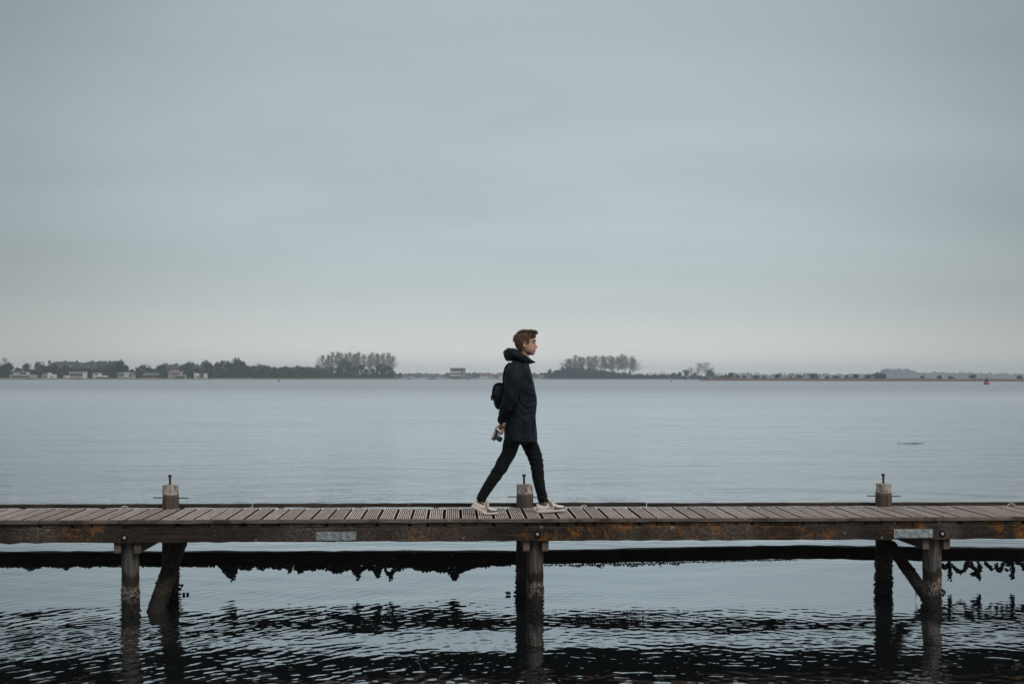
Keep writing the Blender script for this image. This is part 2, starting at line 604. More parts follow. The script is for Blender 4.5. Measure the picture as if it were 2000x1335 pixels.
def mat_pile(name, wet_top=0.40, warm=1.0, brown_top=False):
    """Round timber: grey above, dark algae band, barnacle crust, mussel black at the water."""
    t = NT(name)
    pos = t.n('ShaderNodeNewGeometry').outputs['Position']
    sep = t.n('ShaderNodeSeparateXYZ'); t.l(pos, sep.inputs[0])
    co = t.coord('World')
    wob = t.math('MULTIPLY', t.math('SUBTRACT', t.noise(t.coord('World', (9, 9, 2.0)), 1.0, 4, 0.6), 0.5), 0.20)
    z = t.math('ADD', sep.outputs['Z'], wob)
    grain = t.noise(t.coord('World', (38, 38, 2.2)), 1.0, 6, 0.6, 0.3)
    grey = t.mix(t.step(grain, 0.3, 0.7), (0.028, 0.024, 0.022), (0.130, 0.112, 0.102))
    algae = t.mix(t.step(grain, 0.3, 0.7), (0.008, 0.007, 0.005), (0.032, 0.020, 0.010))
    barn = t.noise(co, 55.0, 4, 0.7)
    crust = t.mix(t.step(barn, 0.40, 0.62), (0.036, 0.028, 0.022), (0.27, 0.225, 0.192))
    low = t.mix(t.step(barn, 0.55, 0.68), (0.008, 0.007, 0.006), (0.10, 0.052, 0.030))
    c = t.mix(t.step(z, wet_top - 0.02, wet_top + 0.015), algae, grey)
    inb = t.math('MULTIPLY', t.step(z, 0.12, 0.19), t.step(z, 0.27, 0.31, 1, 0))
    c = t.mix(t.math('MULTIPLY', inb, 0.9 * warm), c, crust)
    c = t.mix(t.step(z, 0.10, 0.17, 1, 0), c, low)
    if brown_top:
        c = t.mix(t.step(z, 0.80, 0.88), c, t.mix(t.step(grain, 0.3, 0.7), (0.035, 0.026, 0.022), (0.125, 0.095, 0.080)))
    t.color(c); t.set(0.75, 0.3)
    t.bump(t.math('ADD', t.math('MULTIPLY', grain, 0.6), barn), 0.8, 0.008)
    return t.m


def mat_cap():
    t = NT('pale_pile_head')
    co = t.coord('World')
    g = t.noise(t.coord('World', (45, 45, 5)), 1.0, 6, 0.65)
    b = t.noise(co, 16.0, 5, 0.7)
    c = t.mix(t.step(g, 0.3, 0.7), (0.24, 0.205, 0.18), (0.50, 0.45, 0.405))
    c = t.mix(t.step(b, 0.50, 0.66, 0, 0.85), c, (0.055, 0.052, 0.042))
    t.color(c); t.set(0.85, 0.2); t.bump(g, 0.6, 0.004)
    return t.m


M_PLANK = mat_plank()
M_GAP_SHADE = simple('shaded_plank_side', (0.080, 0.065, 0.055), 0.9, 0.1, 0, 0.35, 25.0, 0.0, 'World')  # darker wood colour standing in for shade between planks and ribs
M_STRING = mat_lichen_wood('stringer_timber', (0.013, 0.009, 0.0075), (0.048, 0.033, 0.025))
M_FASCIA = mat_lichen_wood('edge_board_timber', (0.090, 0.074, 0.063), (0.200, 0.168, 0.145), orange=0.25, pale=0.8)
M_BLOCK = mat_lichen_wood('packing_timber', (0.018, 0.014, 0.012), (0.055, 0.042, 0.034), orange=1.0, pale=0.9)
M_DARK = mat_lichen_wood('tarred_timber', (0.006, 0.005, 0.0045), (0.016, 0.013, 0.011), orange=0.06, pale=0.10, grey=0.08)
M_KERB = mat_lichen_wood('kerb_timber', (0.020, 0.016, 0.014), (0.060, 0.048, 0.040), orange=0.1, pale=0.35, grey=0.3)
M_CROSS = mat_lichen_wood('cross_timber', (0.080, 0.065, 0.055), (0.20, 0.165, 0.140), orange=0.15, pale=0.5)
M_PILE = mat_pile('pile_timber')
M_PILE_REAR = mat_pile('rear_pile_timber', 1.5, 0.25, True)
M_CAP = mat_cap()
M_STEEL = simple('galvanised_steel', (0.26, 0.28, 0.29), 0.5, 0.5, 0.55, 0.35, 22.0, 0.1, 'World')
M_BOLT = simple('zinc_bolt', (0.33, 0.35, 0.36), 0.45, 0.5, 0.6, 0.2, 60.0)
M_RUST = simple('dark_rusty_iron', (0.028, 0.022, 0.020), 0.7, 0.4, 0.3, 0.4, 40.0, 0.2)
M_HOLE = simple('black_recess', (0.014, 0.012, 0.011), 0.9, 0.1, 0, 0.3, 30.0)
M_MUSSEL = simple('mussel_shell', (0.012, 0.011, 0.013), 0.55, 0.35, 0, 0.5, 30.0)
M_WEED = simple('dark_weed', (0.014, 0.012, 0.008), 0.7, 0.3, 0, 0.4, 30.0)

Y_N, Y_F = 11.23, 12.225
Z_D = 0.908
jetty = thing('jetty', 'long weathered wooden jetty of grooved planks on timber piles', 'jetty', (0, 0, 0))

# --- planks with grooved tops
PW, PT = 0.1290, 0.036


def plank_mesh(name, w, ribs=7, bow=0.0):
    gd, gw = 0.015, 0.0088
    pitch = w / ribs
    top = []
    for k in range(ribs):
        a = -w / 2 + k * pitch
        l_ = a + (gw / 2 if k else 0.0015)
        r_ = a + pitch - (gw / 2 if k < ribs - 1 else 0.0015)
        top += [(l_ - (0.0 if k else 0.0015), -gd if k else -0.003), (l_, 0.0), (r_, 0.0), (r_ + (0.0 if k < ribs - 1 else 0.0015), -gd if k < ribs - 1 else -0.003)]
    prof = top + [(w / 2, -PT), (-w / 2, -PT)]
    n = len(prof)
    hl = (Y_F - Y_N - 0.028) / 2
    v = [(x, -hl, z) for x, z in prof] + [(x, hl, z + bow) for x, z in prof]
    f = [(i, (i + 1) % n, n + (i + 1) % n, n + i) for i in range(n)]
    f += [tuple(range(n)), tuple(range(2 * n - 1, n - 1, -1))]
    f = [tuple(reversed(q)) for q in f]
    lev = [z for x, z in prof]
    mi = [0 if (lev[i] > -1e-6 and lev[(i + 1) % n] > -1e-6) else 1 for i in range(n)] + [0, 0]   # shade painted into grooves and on the sides
    return mesh_data('plank', v, f, [M_PLANK, M_GAP_SHADE], False, mi)


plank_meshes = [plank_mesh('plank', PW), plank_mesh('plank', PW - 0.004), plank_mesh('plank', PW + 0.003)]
PITCH = 0.157
edges = []
x = PITCH * -50 + PITCH / 2
k = 0
while x < 7.9:
    q = random.random()
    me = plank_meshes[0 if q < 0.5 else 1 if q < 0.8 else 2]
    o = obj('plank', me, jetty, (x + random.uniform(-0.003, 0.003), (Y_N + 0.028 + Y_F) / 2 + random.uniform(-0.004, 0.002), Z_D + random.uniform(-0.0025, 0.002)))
    o.rotation_euler = (0, random.uniform(-0.006, 0.006), random.uniform(-0.0025, 0.0025))
    # the packing block that carries the plank end on the stringer
    wv = random.uniform(0.130, 0.154)
    mb = MB(); mb.add(*bbox(-wv / 2, wv / 2, Y_N + random.uniform(0.004, 0.020), Y_N + 0.12, 0.8325, Z_D - PT - 0.0025, 0.003))
    mb.build('packing_block', M_BLOCK, jetty, loc=(x + random.uniform(-0.02, 0.02), 0, 0))
    x += PITCH * (1.0 + 0.012 * (-x / 6.0))
    k += 1


def long_board(name, x0, x1, y0, y1, z0, z1, mat, wob=0.002, n=None, z0b=None, z1b=None, b=0.004):
    """A long timber along X with slightly wavering, chamfered edges."""
    n = n or max(6, int((x1 - x0) / 0.12))
    prof = np.array([(y0 + b, z0), (y1 - b, z0), (y1, z0 + b), (y1, z1 - b), (y1 - b, z1), (y0 + b, z1), (y0, z1 - b), (y0, z0 + b)])
    dz0 = 0 if z0b is None else z0b - z0
    rings = []
    for i in range(n + 1):
        s = i / n
        p = prof + rng.normal(size=prof.shape) * wob * np.array([0.6, 1.0])
        rings.append(np.stack([np.full(8, x0 + (x1 - x0) * s), p[:, 0], p[:, 1] + dz0 * s], 1))
    v, f = loft(rings)
    return build(name, v, f, mat, jetty)


def joints(lst, Y, lo=-7.9, hi=8.0):
    xs = [lo] + [at(p, 1020, Y)[0] for p in lst] + [hi]
    return list(zip(xs[:-1], xs[1:]))


for a, b in joints([400, 1013, 1790], Y_N):
    long_board('edge_board', a + 0.002, b - 0.002, Y_N - 0.012, Y_N + 0.024, 0.871, Z_D - 0.002, M_FASCIA, 0.0013)
for a, b in joints([657, 1783], Y_N):
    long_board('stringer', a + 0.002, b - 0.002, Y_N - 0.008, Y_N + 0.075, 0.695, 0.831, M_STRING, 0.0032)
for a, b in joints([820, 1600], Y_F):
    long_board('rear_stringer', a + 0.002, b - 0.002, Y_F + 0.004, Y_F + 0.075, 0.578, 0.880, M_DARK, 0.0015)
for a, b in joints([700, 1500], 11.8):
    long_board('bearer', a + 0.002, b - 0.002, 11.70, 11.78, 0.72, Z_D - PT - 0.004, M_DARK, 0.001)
ks = joints([492, 1262], 12.29)
for i, (a, b) in enumerate(ks):
    g_ = 0.012 if i else 0.004
    o = long_board('kerb_rail', a + g_, b - 0.004, 12.262, 12.318, 0.9065 - (0.004 if i == 2 else 0), 0.944 - (0.006 if i == 2 else 0), M_KERB, 0.0016)
    mb = MB()
    xx = a + 0.3
    while xx < b - 0.2:
        mb.add(*box(xx - 0.03, xx + 0.03, 12.268, 12.298, 0.8815, 0.9055)); xx += 0.8
    mb.build('kerb_spacer', M_KERB, o)

# --- splice plates with bolt heads
def dome(cx, cz, y, r, d):
    a = np.linspace(0, 2 * math.pi, 12, endpoint=False)
    rings = [np.stack([cx + q * np.cos(a), np.full(12, yy), cz + q * np.sin(a)], 1)
             for q, yy in ((r, y + 0.002), (r, y - d * 0.35), (r * 0.75, y - d * 0.8), (r * 0.3, y - d))]
    return loft(rings)


for (p0, p1, q0, q1), bolts in (((617, 696, 1037.5, 1055.2), [(622, 1042.5), (641.5, 1042.3), (680.5, 1043), (630.5, 1051.5), (670, 1051.8), (690, 1052)]),
                                ((1746, 1822, 1032.5, 1050), [(1752, 1036.5), (1769, 1037), (1815, 1039), (1760, 1046), (1798, 1046.5), (1817, 1048)])):
    yp = Y_N - 0.016
    A = at(p0, q1, yp); B = at(p1, q0, yp)
    mb = MB(); mb.add(*bbox(A[0], B[0], yp, Y_N - 0.0115, A[2], B[2], 0.0012))
    pl = mb.build('splice_plate', M_STEEL, jetty)
    for bx_, by_ in bolts:
        c = at(bx_, by_, yp)
        mb = MB(); mb.add(*dome(c[0], c[2], yp, 0.011, 0.009)); mb.build('bolt', M_BOLT, pl, True)
    jx = (A[0] + B[0]) / 2
# --- big washers sunk in the stringer, one at each pile
for px_, py_ in ((243, 1050), (1049.5, 1043), (1840, 1042)):
    c = at(px_, py_, Y_N - 0.01)
    a = np.linspace(0, 2 * math.pi, 20, endpoint=False)
    rings = [np.stack([c[0] + q * np.cos(a), np.full(20, yy), c[2] + q * np.sin(a)], 1)
             for q, yy in ((0.034, Y_N - 0.004), (0.034, Y_N - 0.0125), (0.030, Y_N - 0.0145), (0.024, Y_N - 0.0135))]
    v, f = loft(rings)
    wsh = build('washer', v, f, M_HOLE, jetty, True)
    mb = MB(); mb.add(*dome(c[0], c[2], Y_N - 0.013, 0.016, 0.012)); mb.build('bolt', M_BOLT, wsh, True)

# --- piles
def pile_mesh(x, y, r, z0, z1, n=22, rows=40, rough=0.006, taper=0.0, lean=(0, 0), seed=0):
    g = np.random.default_rng(seed)
    ph = g.uniform(0, 6.28, 6)
    a = np.linspace(0, 2 * math.pi, n, endpoint=False)
    rings = []
    for s in np.linspace(0, 1, rows):
        z = z0 + (z1 - z0) * s
        rr = r * (1 - taper * s) + rough * (0.5 * np.sin(3 * a + ph[0] + 2 * z) + 0.4 * np.sin(5 * a + ph[1]) + 0.3 * np.sin(9 * a + ph[2] + 9 * z))
        rr += g.normal(size=n) * rough * 0.35
        rings.append(np.stack([x + lean[0] * s + rr * np.cos(a), y + lean[1] * s + rr * np.sin(a), np.full(n, z)], 1))
    return loft(rings)


def mussel(mb, p, s=0.016):
    sc = np.array([1.0, 0.55, 0.65]) * s * rng.uniform(0.7, 1.25)
    v = (ICO_V * sc) @ rot_rand().T + p
    mb.add(v, ICO_F)


def crust(parent, x, y, r, z0, z1, n, dens, s=0.013, lean=(0, 0), H=1.0, name='mussel_crust'):
    mb = MB()
    for _ in range(n):
        u = rng.random()
        z = z0 + (z1 - z0) * u ** dens
        a = rng.uniform(0, 2 * math.pi)
        rr = r + rng.uniform(-0.004, 0.014) * (1.3 - u)
        t = (z + 0.6) / H
        mussel(mb, np.array([x + lean[0] * t + rr * math.cos(a), y + lean[1] * t + rr * math.sin(a), z]), s)
    o = mb.build(name, M_MUSSEL, parent)
    o['kind'] = 'stuff'
    return o


for i, (px_, w_) in enumerate(((255, 33), (1045, 32), (1819.5, 37))):
    Yp = 11.37
    c = at(px_, 1120, Yp)
    r = w_ / 2 / (F_PX / Yp)
    v, f = pile_mesh(c[0], Yp, r, -0.7, 0.86, seed=30 + i, taper=0.03)
    p = build('pile', v, f, M_PILE, jetty, True)
    crust(p, c[0], Yp, r, -0.06, 0.24, 170, 1.5)
    for sgn in (-1, 1):
        xb = c[0] + sgn * (r + 0.012)
        mb = MB()
        v2, f2 = bbox(11.255, 12.40, xb - 0.031, xb + 0.031, 0.594, 0.6935, 0.004)
        v2 = v2[:, [1, 0, 2]]
        mb.add(v2, [tuple(reversed(q)) for q in f2])
        mb.build('cross_beam', M_CROSS, jetty)

for i, (px_, w_) in enumerate(((333, 32), (1024.5, 33.5), (1726, 32))):
    Yp = 12.215
    c = at(px_, 980, Yp)
    r = w_ / 2 / (F_PX / Yp)
    v, f = pile_mesh(c[0], Yp, r, -0.7, 1.052, seed=50 + i, rows=46, rough=0.004, taper=0.035 if i == 0 else 0.02)
    p = build('rear_pile', v, f, M_PILE_REAR, jetty, True)
    crust(p, c[0], Yp, r, -0.05, 0.42 if i == 2 else 0.36, 330 if i == 2 else 240, 1.6, 0.015)
    # paler sawn head, a little narrower, eight rough sides
    g = np.random.default_rng(70 + i)
    a = np.linspace(0, 2 * math.pi, 18, endpoint=False)
    rings = []
    for z_, q in ((1.046, 0.955), (1.07, 0.945), (1.10, 0.94), (1.135, 0.935), (1.147, 0.91)):
        rr = r * q + g.normal(size=18) * 0.0022
        rings.append(np.stack([c[0] + rr * np.cos(a), Yp + rr * np.sin(a), np.full(18, z_)], 1))
    v, f = loft(rings)
    cap = build('pile_head', v, f, M_CAP, p)
    bt = tube([(c[0] - 0.004, Yp, 1.13), (c[0] - 0.006, Yp, 1.228)], 0.0115, 10)
    mb = MB(); mb.add(*bt)
    mb.add(*tube([(c[0] - 0.006, Yp, 1.228), (c[0] - 0.006, Yp, 1.248)], 0.0195, 6))
    mb.build('iron_bolt', M_RUST, p)
    mb = MB(); zz = 1.0145
    mb.add(*tube([(c[0] - 0.178, Yp, zz + 0.002), (c[0] + 0.178, Yp, zz - 0.003)], 0.0055, 8))
    mb.build('iron_rod', M_RUST, p)

# --- raking timbers below the deck
def raker(p0, p1, r, mat, name, seed, flat=1.0, ext=0.35):
    p0, p1 = np.array(p0), np.array(p1)
    d = (p1 - p0) / np.linalg.norm(p1 - p0)
    p1 = p1 + d * ext
    n = 34
    path = p0 + (p1 - p0) * np.linspace(0, 1, n)[:, None]
    v, f = tube(path, r, 14, flat)
    g = np.random.default_rng(seed)
    v = v + g.normal(size=v.shape) * 0.0035
    o = build(name, v, f, mat, jetty, True)
    mb = MB()
    for _ in range(150):
        s = 1 - g.random() ** 1.6 * 0.55
        a = g.uniform(0, 6.28)
        q = p0 + (p1 - p0) * s
        e = np.cross(d, [0, 1, 0]); e /= np.linalg.norm(e); e2 = np.cross(d, e)
        mussel(mb, q + (r + g.uniform(-0.004, 0.010)) * (math.cos(a) * e + math.sin(a) * e2 * flat), 0.013)
    m = mb.build('mussel_crust', M_MUSSEL, o); m['kind'] = 'stuff'
    return o


raker(at(352, 1050, 12.08), at(305, 1190, 11.52), 0.082, M_PILE_REAR, 'raking_pile', 5)
rk = raker(at(1738, 1062, 12.10), at(1822, 1182, 11.50), 0.062, M_PILE_REAR, 'diagonal_brace', 6, 0.7)
mb = MB()
for (a_, b_, l_) in ((1779, 1123, 10), (1784, 1140, 9), (1787, 1145, 26), (1790, 1150, 16), (1776, 1120, 6)):
    t0 = at(a_, b_, 11.75); t1 = at(a_ + 1, b_ + l_, 11.75)
    mb.add(*tube([t0, (t0 + t1) / 2 + [0.004, 0, 0], t1], [0.004, 0.003, 0.0015], 5))
mb.build('hanging_weed', M_WEED, rk)

# --- low waling boards behind the rear piles, with mussels hanging below
YW = 12.46


def waling(pa, ta, pb, tb, h):
    A = at(pa, ta, YW - 0.05); B = at(pb, tb, YW - 0.05)
    return long_board('waling_board', A[0], B[0], YW - 0.05, YW + 0.05, A[2] - h, A[2], M_DARK, 0.003, None, B[2] - h, None, 0.006)


waling(-130, 1078.5, 1010, 1076.5, 0.142)
waling(1011, 1076.3, 1556, 1065.5, 0.140)
waling(1557.5, 1065.5, 2140, 1073, 0.140)


def hang(depth_pts, base, lo, hi, dens=1.0, s=0.017):
    """Mussels filling the strip under the board down to the given outline (photo pixels below the board)."""
    xs = np.array([p[0] for p in depth_pts], float); ds = np.array([p[1] for p in depth_pts], float)
    mb = MB()
    x = lo
    while x < hi:
        d = np.interp(x, xs, ds) * rng.uniform(0.72, 1.08)
        for _ in range(max(1, int(dens * (1 + d / 1.3)))):
            y = np.interp(x, [lo, hi], base) - 1.5 + rng.random() * (d + 1.5)
            q = at(x + rng.uniform(-1.8, 1.8), y, YW + rng.uniform(-0.04, 0.04))
            mussel(mb, q, s)
        x += 1.7
    o = mb.build('mussel_cluster', M_MUSSEL, jetty)
    o['kind'] = 'stuff'


hang([(-60, 2), (0, 2), (15, 3), (30, 1), (50, 5), (58, 8), (66, 10), (72, 4), (90, 1), (120, 3), (130, 8), (134, 3), (150, 0.5), (175, 4), (180, 1), (240, 1)],
     (1105, 1105), -60, 420, 0.8)
hang([(428, 0), (434, 8), (442, 18), (450, 27), (455, 30), (459, 26), (462, 14), (467, 7), (480, 8), (488, 7), (497, 0), (505, 6), (510, 9), (516, 7), (522, 2),
      (530, 3), (540, 6), (543, 8), (555, 2), (561, 7), (565, 18), (569, 10), (571, 1), (578, 9), (586, 16), (592, 9), (605, 7), (612, 10), (625, 5), (640, 9),
      (650, 14), (665, 14), (675, 9), (688, 7), (694, 24), (700, 29), (706, 10), (715, 6), (725, 8)], (1105, 1105), 428, 728, 1.15)
hang([(728, 9), (733, 19), (740, 22), (745, 8), (748, 3), (756, 2), (766, 3), (772, 12), (785, 7), (800, 2), (815, 9), (830, 12), (850, 11), (865, 14), (878, 16),
      (884, 28), (892, 29), (897, 17), (905, 12), (915, 9), (925, 5), (940, 2), (950, 4), (960, 0.5), (1000, 0.5)], (1105, 1103.5), 728, 1000, 1.15)
hang([(1062, 1), (1080, 3), (1100, 2), (1120, 4), (1130, 5), (1150, 2), (1175, 7), (1182, 3), (1195, 2), (1200, 4), (1243, 8), (1247, 3), (1256, 6), (1262, 2), (1276, 6), (1280, 2),
      (1292, 9), (1296, 2), (1325, 6), (1330, 1), (1400, 1), (1550, 0.5)], (1103.5, 1092.5), 1062, 1556, 0.65, 0.012)


def strand(pts, r, parent_list):
    mb = parent_list
    P = smooth_path([at(x, y, YW) for x, y in pts], max(6, int(3 * len(pts))))
    L = np.linalg.norm(np.diff(P, axis=0), axis=1).sum()
    for _ in range(int(L / 0.0016)):
        q = P[rng.integers(0, len(P) - 1)] * 1.0
        j = rng.integers(0, len(P) - 1); t = rng.random()
        q = P[j] * (1 - t) + P[j + 1] * t
        mussel(mb, q + rng.normal(size=3) * r * 0.5, 0.016)


for group in ([[(1839, 1100), (1845, 1108), (1849, 1107), (1852, 1097)], [(1855, 1097), (1855.5, 1115), (1855, 1130)]],
              [[(1861, 1104), (1868, 1113), (1876, 1116), (1884, 1111), (1888, 1098)], [(1888, 1096), (1892, 1106)]],
              [[(1897, 1097), (1900, 1108), (1908, 1112)], [(1911, 1097), (1914, 1112), (1908, 1122), (1899, 1120)], [(1910, 1122), (1916, 1131)], [(1906, 1112), (1912, 1122)]],
              [[(1924, 1097), (1931, 1105), (1938, 1111)], [(1945, 1103), (1950, 1113), (1955, 1111), (1960, 1098)], [(1966, 1112), (1967, 1114)]],
              [[(1976, 1097), (1978.5, 1110), (1977, 1129)], [(1967, 1097), (1972, 1104)], [(1996, 1098), (2000, 1112)], [(1985, 1098), (1992, 1099)]],
              [[(752, 1106), (757, 1118), (764, 1120), (770, 1114)], [(738, 1104), (737, 1126)], [(764, 1118), (763, 1130)]]):
    mb = MB()
    for pts in group:
        strand(pts, 0.017, mb)
    o = mb.build('mussel_cluster', M_MUSSEL, jetty); o['kind'] = 'stuff'

# knobs of mussels on the piles at the water
for pts in ([(991, 1157), (994, 1157.5)], [(1840, 1152), (1845, 1155), (1842, 1160)], [(355, 1143), (352, 1150), (350, 1160)], [(1715, 1145), (1713, 1148)]):
    mb = MB()
    for x_, y_ in pts:
        for _ in range(9):
            mussel(mb, at(x_, y_, 12.2 if x_ < 1830 else 11.42) + rng.normal(size=3) * 0.007, 0.013)
    o = mb.build('mussel_cluster', M_MUSSEL, jetty); o['kind'] = 'stuff'

for px_, word in ((359, 'left'), (366.5, 'right')):
    c = at(px_, 1158.5, 12.33); c[2] = 0.012
    v, f = sphere(c, (0.0155, 0.0155, 0.0165), 12, 8)
    o = build('net_float', v, f, M_RUST, None, True)
    tag(o, f'{word} one of two tiny round black floats beside the left rear pile', 'float', 'black floats by the pile')

# three shells of white oyster / scallop left on the deck edge at the kerb
M_SHELL = simple('white_shell', (0.62, 0.61, 0.57), 0.5, 0.4, 0, 0.15, 60.0)


def shell(px_, py_, wpx, label, flip):
    c = at(px_, py_, 12.17)
    c[2] = Z_D
    w = wpx / 2 / (F_PX / 12.17)
    n = 13
    rings = []
    a = np.linspace(0, math.pi, n)
    mb = MB()
    rows = []
    for s in np.linspace(0, 1, 6):
        x_ = c[0] + w * np.cos(a) * (1 - 0.25 * s)
        z_ = c[2] + 0.004 + (w * 0.62) * np.sin(a) * (1 - 0.45 * s) * (1 + 0.06 * np.cos(a * 16))
        y_ = np.full(n, c[1]) + s * 0.035
        rows.append(np.stack([x_, y_, z_], 1))
    inner = [r_ * 1.0 for r_ in rows]
    v = np.concatenate(rows)
    f = []
    for i in range(5):
        for j in range(n - 1):
            f.append((i * n + j, i * n + j + 1, (i + 1) * n + j + 1, (i + 1) * n + j))
    o = build('shell', v, f, M_SHELL, None, True)
    md = o.modifiers.new('solid', 'SOLIDIFY'); md.thickness = 0.006
    tag(o, label, 'shell', 'white shells on the deck')


shell(243.5, 993, 12.5, 'white arched shell on the planks left of the left pile head', 1)
shell(1140.5, 989, 11, 'white arched shell on the planks ahead of the front shoe', 1)
shell(1976, 988, 13, 'white arched shell on the planks at the right end', 1)

# ================================================================== far shores
ORD = ['leftmost', 'second', 'third', 'fourth', 'fifth', 'sixth', 'seventh', 'eighth', 'ninth', 'tenth', 'eleventh', 'twelfth', 'thirteenth',
       'fourteenth', 'fifteenth', 'sixteenth', 'seventeenth', 'eighteenth', 'nineteenth', 'twentieth', 'twenty-first', 'twenty-second',
       'twenty-third', 'twenty-fourth', 'twenty-fifth', 'twenty-sixth', 'twenty-seventh', 'twenty-eighth', 'twenty-ninth', 'thirtieth']


def nth(i):
    return ORD[i] if i == 0 else ORD[i] + ' from left'


SH_X = [-260, -80, 0, 250, 500, 620, 780, 1000, 1330, 1500, 2100, 2400]
SH_Y = [800, 830, 850, 930, 1020, 1150, 1300, 1420, 1500, 1560, 1700, 1750]


def shore_Y(px):
    return float(np.interp(px, SH_X, SH_Y))


def mpp(Y):
    return Y / F_PX


def land_mesh(edge, rows, name, mat, seed=0):
    g = np.random.default_rng(seed)
    v = []
    n = len(edge)
    for dy, z in rows:
        for (px, Y) in edge:
            q = at(px, HORIZON, Y)
            jit = g.normal() * min(1.2, abs(dy) * 0.15 + 0.4)
            s = (Y + dy + jit) / Y
            v.append((q[0] * s, Y + dy + jit, z + (g.normal() * 0.12 if z > 0 else 0)))
    f = []
    for i in range(len(rows) - 1):
        for j in range(n - 1):
            f.append((i * n + j, i * n + j + 1, (i + 1) * n + j + 1, (i + 1) * n + j))
    o = build(name, v, f, mat, None, True)
    o['kind'] = 'structure'
    return o


def mat_land(name, lo, mid, hi):
    t = NT(name)
    pos = t.n('ShaderNodeNewGeometry').outputs['Position']
    sep = t.n('ShaderNodeSeparateXYZ'); t.l(pos, sep.inputs[0])
    nz = t.noise(t.coord('World', (0.03, 0.03, 0.3)), 1.0, 5, 0.6)
    z = t.math('ADD', sep.outputs['Z'], t.math('MULTIPLY', t.math('SUBTRACT', nz, 0.5), 0.7))
    c = t.mix(t.step(z, 0.15, 0.5), lo, mid)
    c = t.mix(t.step(z, 0.8, 1.25), c, t.mix(t.step(nz, 0.35, 0.65), hi, tuple(x * 0.55 for x in hi)))
    t.color(c); t.set(0.95, 0.1)
    return t.m


edge = [(p, shore_Y(p)) for p in np.arange(-250, 2400, 7.0)]
land_mesh(edge, [(-1.5, -0.6), (0, 0.12), (3, 0.55), (9, 0.95), (30, 1.25), (300, 1.5), (1500, 1.9)], 'far_shore',
          mat_land('shore_ground', (0.055, 0.052, 0.048), (0.20, 0.165, 0.130), (0.075, 0.085, 0.040)), 1)
spit_edge = [(1366, 1012), (1372, 1004), (1385, 998), (1420, 990), (1500, 975)] + [(p, float(np.interp(p, [1500, 2000, 2400], [975, 930, 900]))) for p in np.arange(1510, 2400, 9.0)]
land_mesh(spit_edge, [(-1.2, -0.6), (0, 0.10), (2, 0.42), (5, 0.62), (26, 0.8), (40, 0.3), (44, -0.5)], 'reed_spit',
          mat_land('spit_ground', (0.030, 0.030, 0.028), (0.13, 0.105, 0.082), (0.30, 0.20, 0.145)), 2)


def mat_leaf(name, cols, rough=0.9):
    t = NT(name)
    info = t.n('ShaderNodeObjectInfo').outputs['Random']
    nz = t.noise(t.coord('World', (0.5, 0.5, 0.5)), 1.0, 3, 0.6)
    ramp = t.n('ShaderNodeValToRGB')
    cr_ = ramp.color_ramp
    for i, c in enumerate(cols):
        e = cr_.elements[i] if i < 2 else cr_.elements.new(i / (len(cols) - 1))
        e.position = i / (len(cols) - 1)
        e.color = (*c, 1)
    t.l(info, ramp.inputs[0])
    t.color(t.mix(t.step(nz, 0.3, 0.7), t.mix(1.0, ramp.outputs[0], (0.6, 0.6, 0.6), 'MULTIPLY'), ramp.outputs[0]))
    t.set(rough, 0.1)
    return t.m


M_LEAF = {
    'russet': mat_leaf('russet_leaf', [(0.115, 0.058, 0.036), (0.135, 0.078, 0.044)]),
    'olive': mat_leaf('olive_leaf', [(0.085, 0.078, 0.038), (0.120, 0.098, 0.048)]),
    'dark': mat_leaf('dark_leaf', [(0.026, 0.032, 0.022), (0.050, 0.050, 0.032)]),
    'green': mat_leaf('green_leaf', [(0.075, 0.096, 0.046), (0.095, 0.108, 0.052)]),
    'grey': mat_leaf('grey_twig', [(0.052, 0.048, 0.042), (0.072, 0.064, 0.054)]),
}
WORD = {'russet': 'russet', 'olive': 'olive brown', 'dark': 'dark', 'green': 'green', 'grey': 'grey brown'}
M_TRUNK = simple('bark', (0.080, 0.070, 0.060), 0.9, 0.1, 0, 0.3, 0.5, 0, 'World')
M_TWIG = simple('bare_twigs', (0.17, 0.148, 0.128), 0.9, 0.1, 0, 0.2, 0.3, 0, 'World')


def crown_verts(seed, n=620, blobs=9, low=0.12, size=0.075):
    g = np.random.default_rng(seed)
    cs = []
    for _ in range(blobs):
        a = g.uniform(0, 6.28); r = g.uniform(0.05, 0.30)
        z = g.uniform(low + 0.16, 0.86)
        r *= math.sqrt(max(0.1, 1 - ((z - 0.45) / 0.6) ** 2))
        cs.append((r * math.cos(a), r * math.sin(a), z, g.uniform(0.13, 0.24)))
    cs.append((0, 0, 0.5, 0.28)); cs.append((0.05, 0, 0.80, 0.16))
    v, f = [], []
    for i in range(n):
        b = cs[g.integers(0, len(cs))]
        d = g.normal(size=3); d /= np.linalg.norm(d)
        rr = b[3] * (g.random() ** 0.4)
        p = np.array(b[:3]) + d * rr * np.array([1, 1, 0.9])
        p[2] = min(1.0, max(low * 0.5, p[2]))
        m = np.linalg.qr(g.normal(size=(3, 3)))[0]
        s = size * g.uniform(0.5, 1.25)
        q = [p + s * (m[0] * a + m[1] * b_ * 0.8) for a, b_ in ((-.5, -.4), (.5, -.5), (.4, .5), (-.5, .4))]
        k = len(v)
        v += q
        f.append((k, k + 1, k + 2, k + 3))
    return np.array(v), f


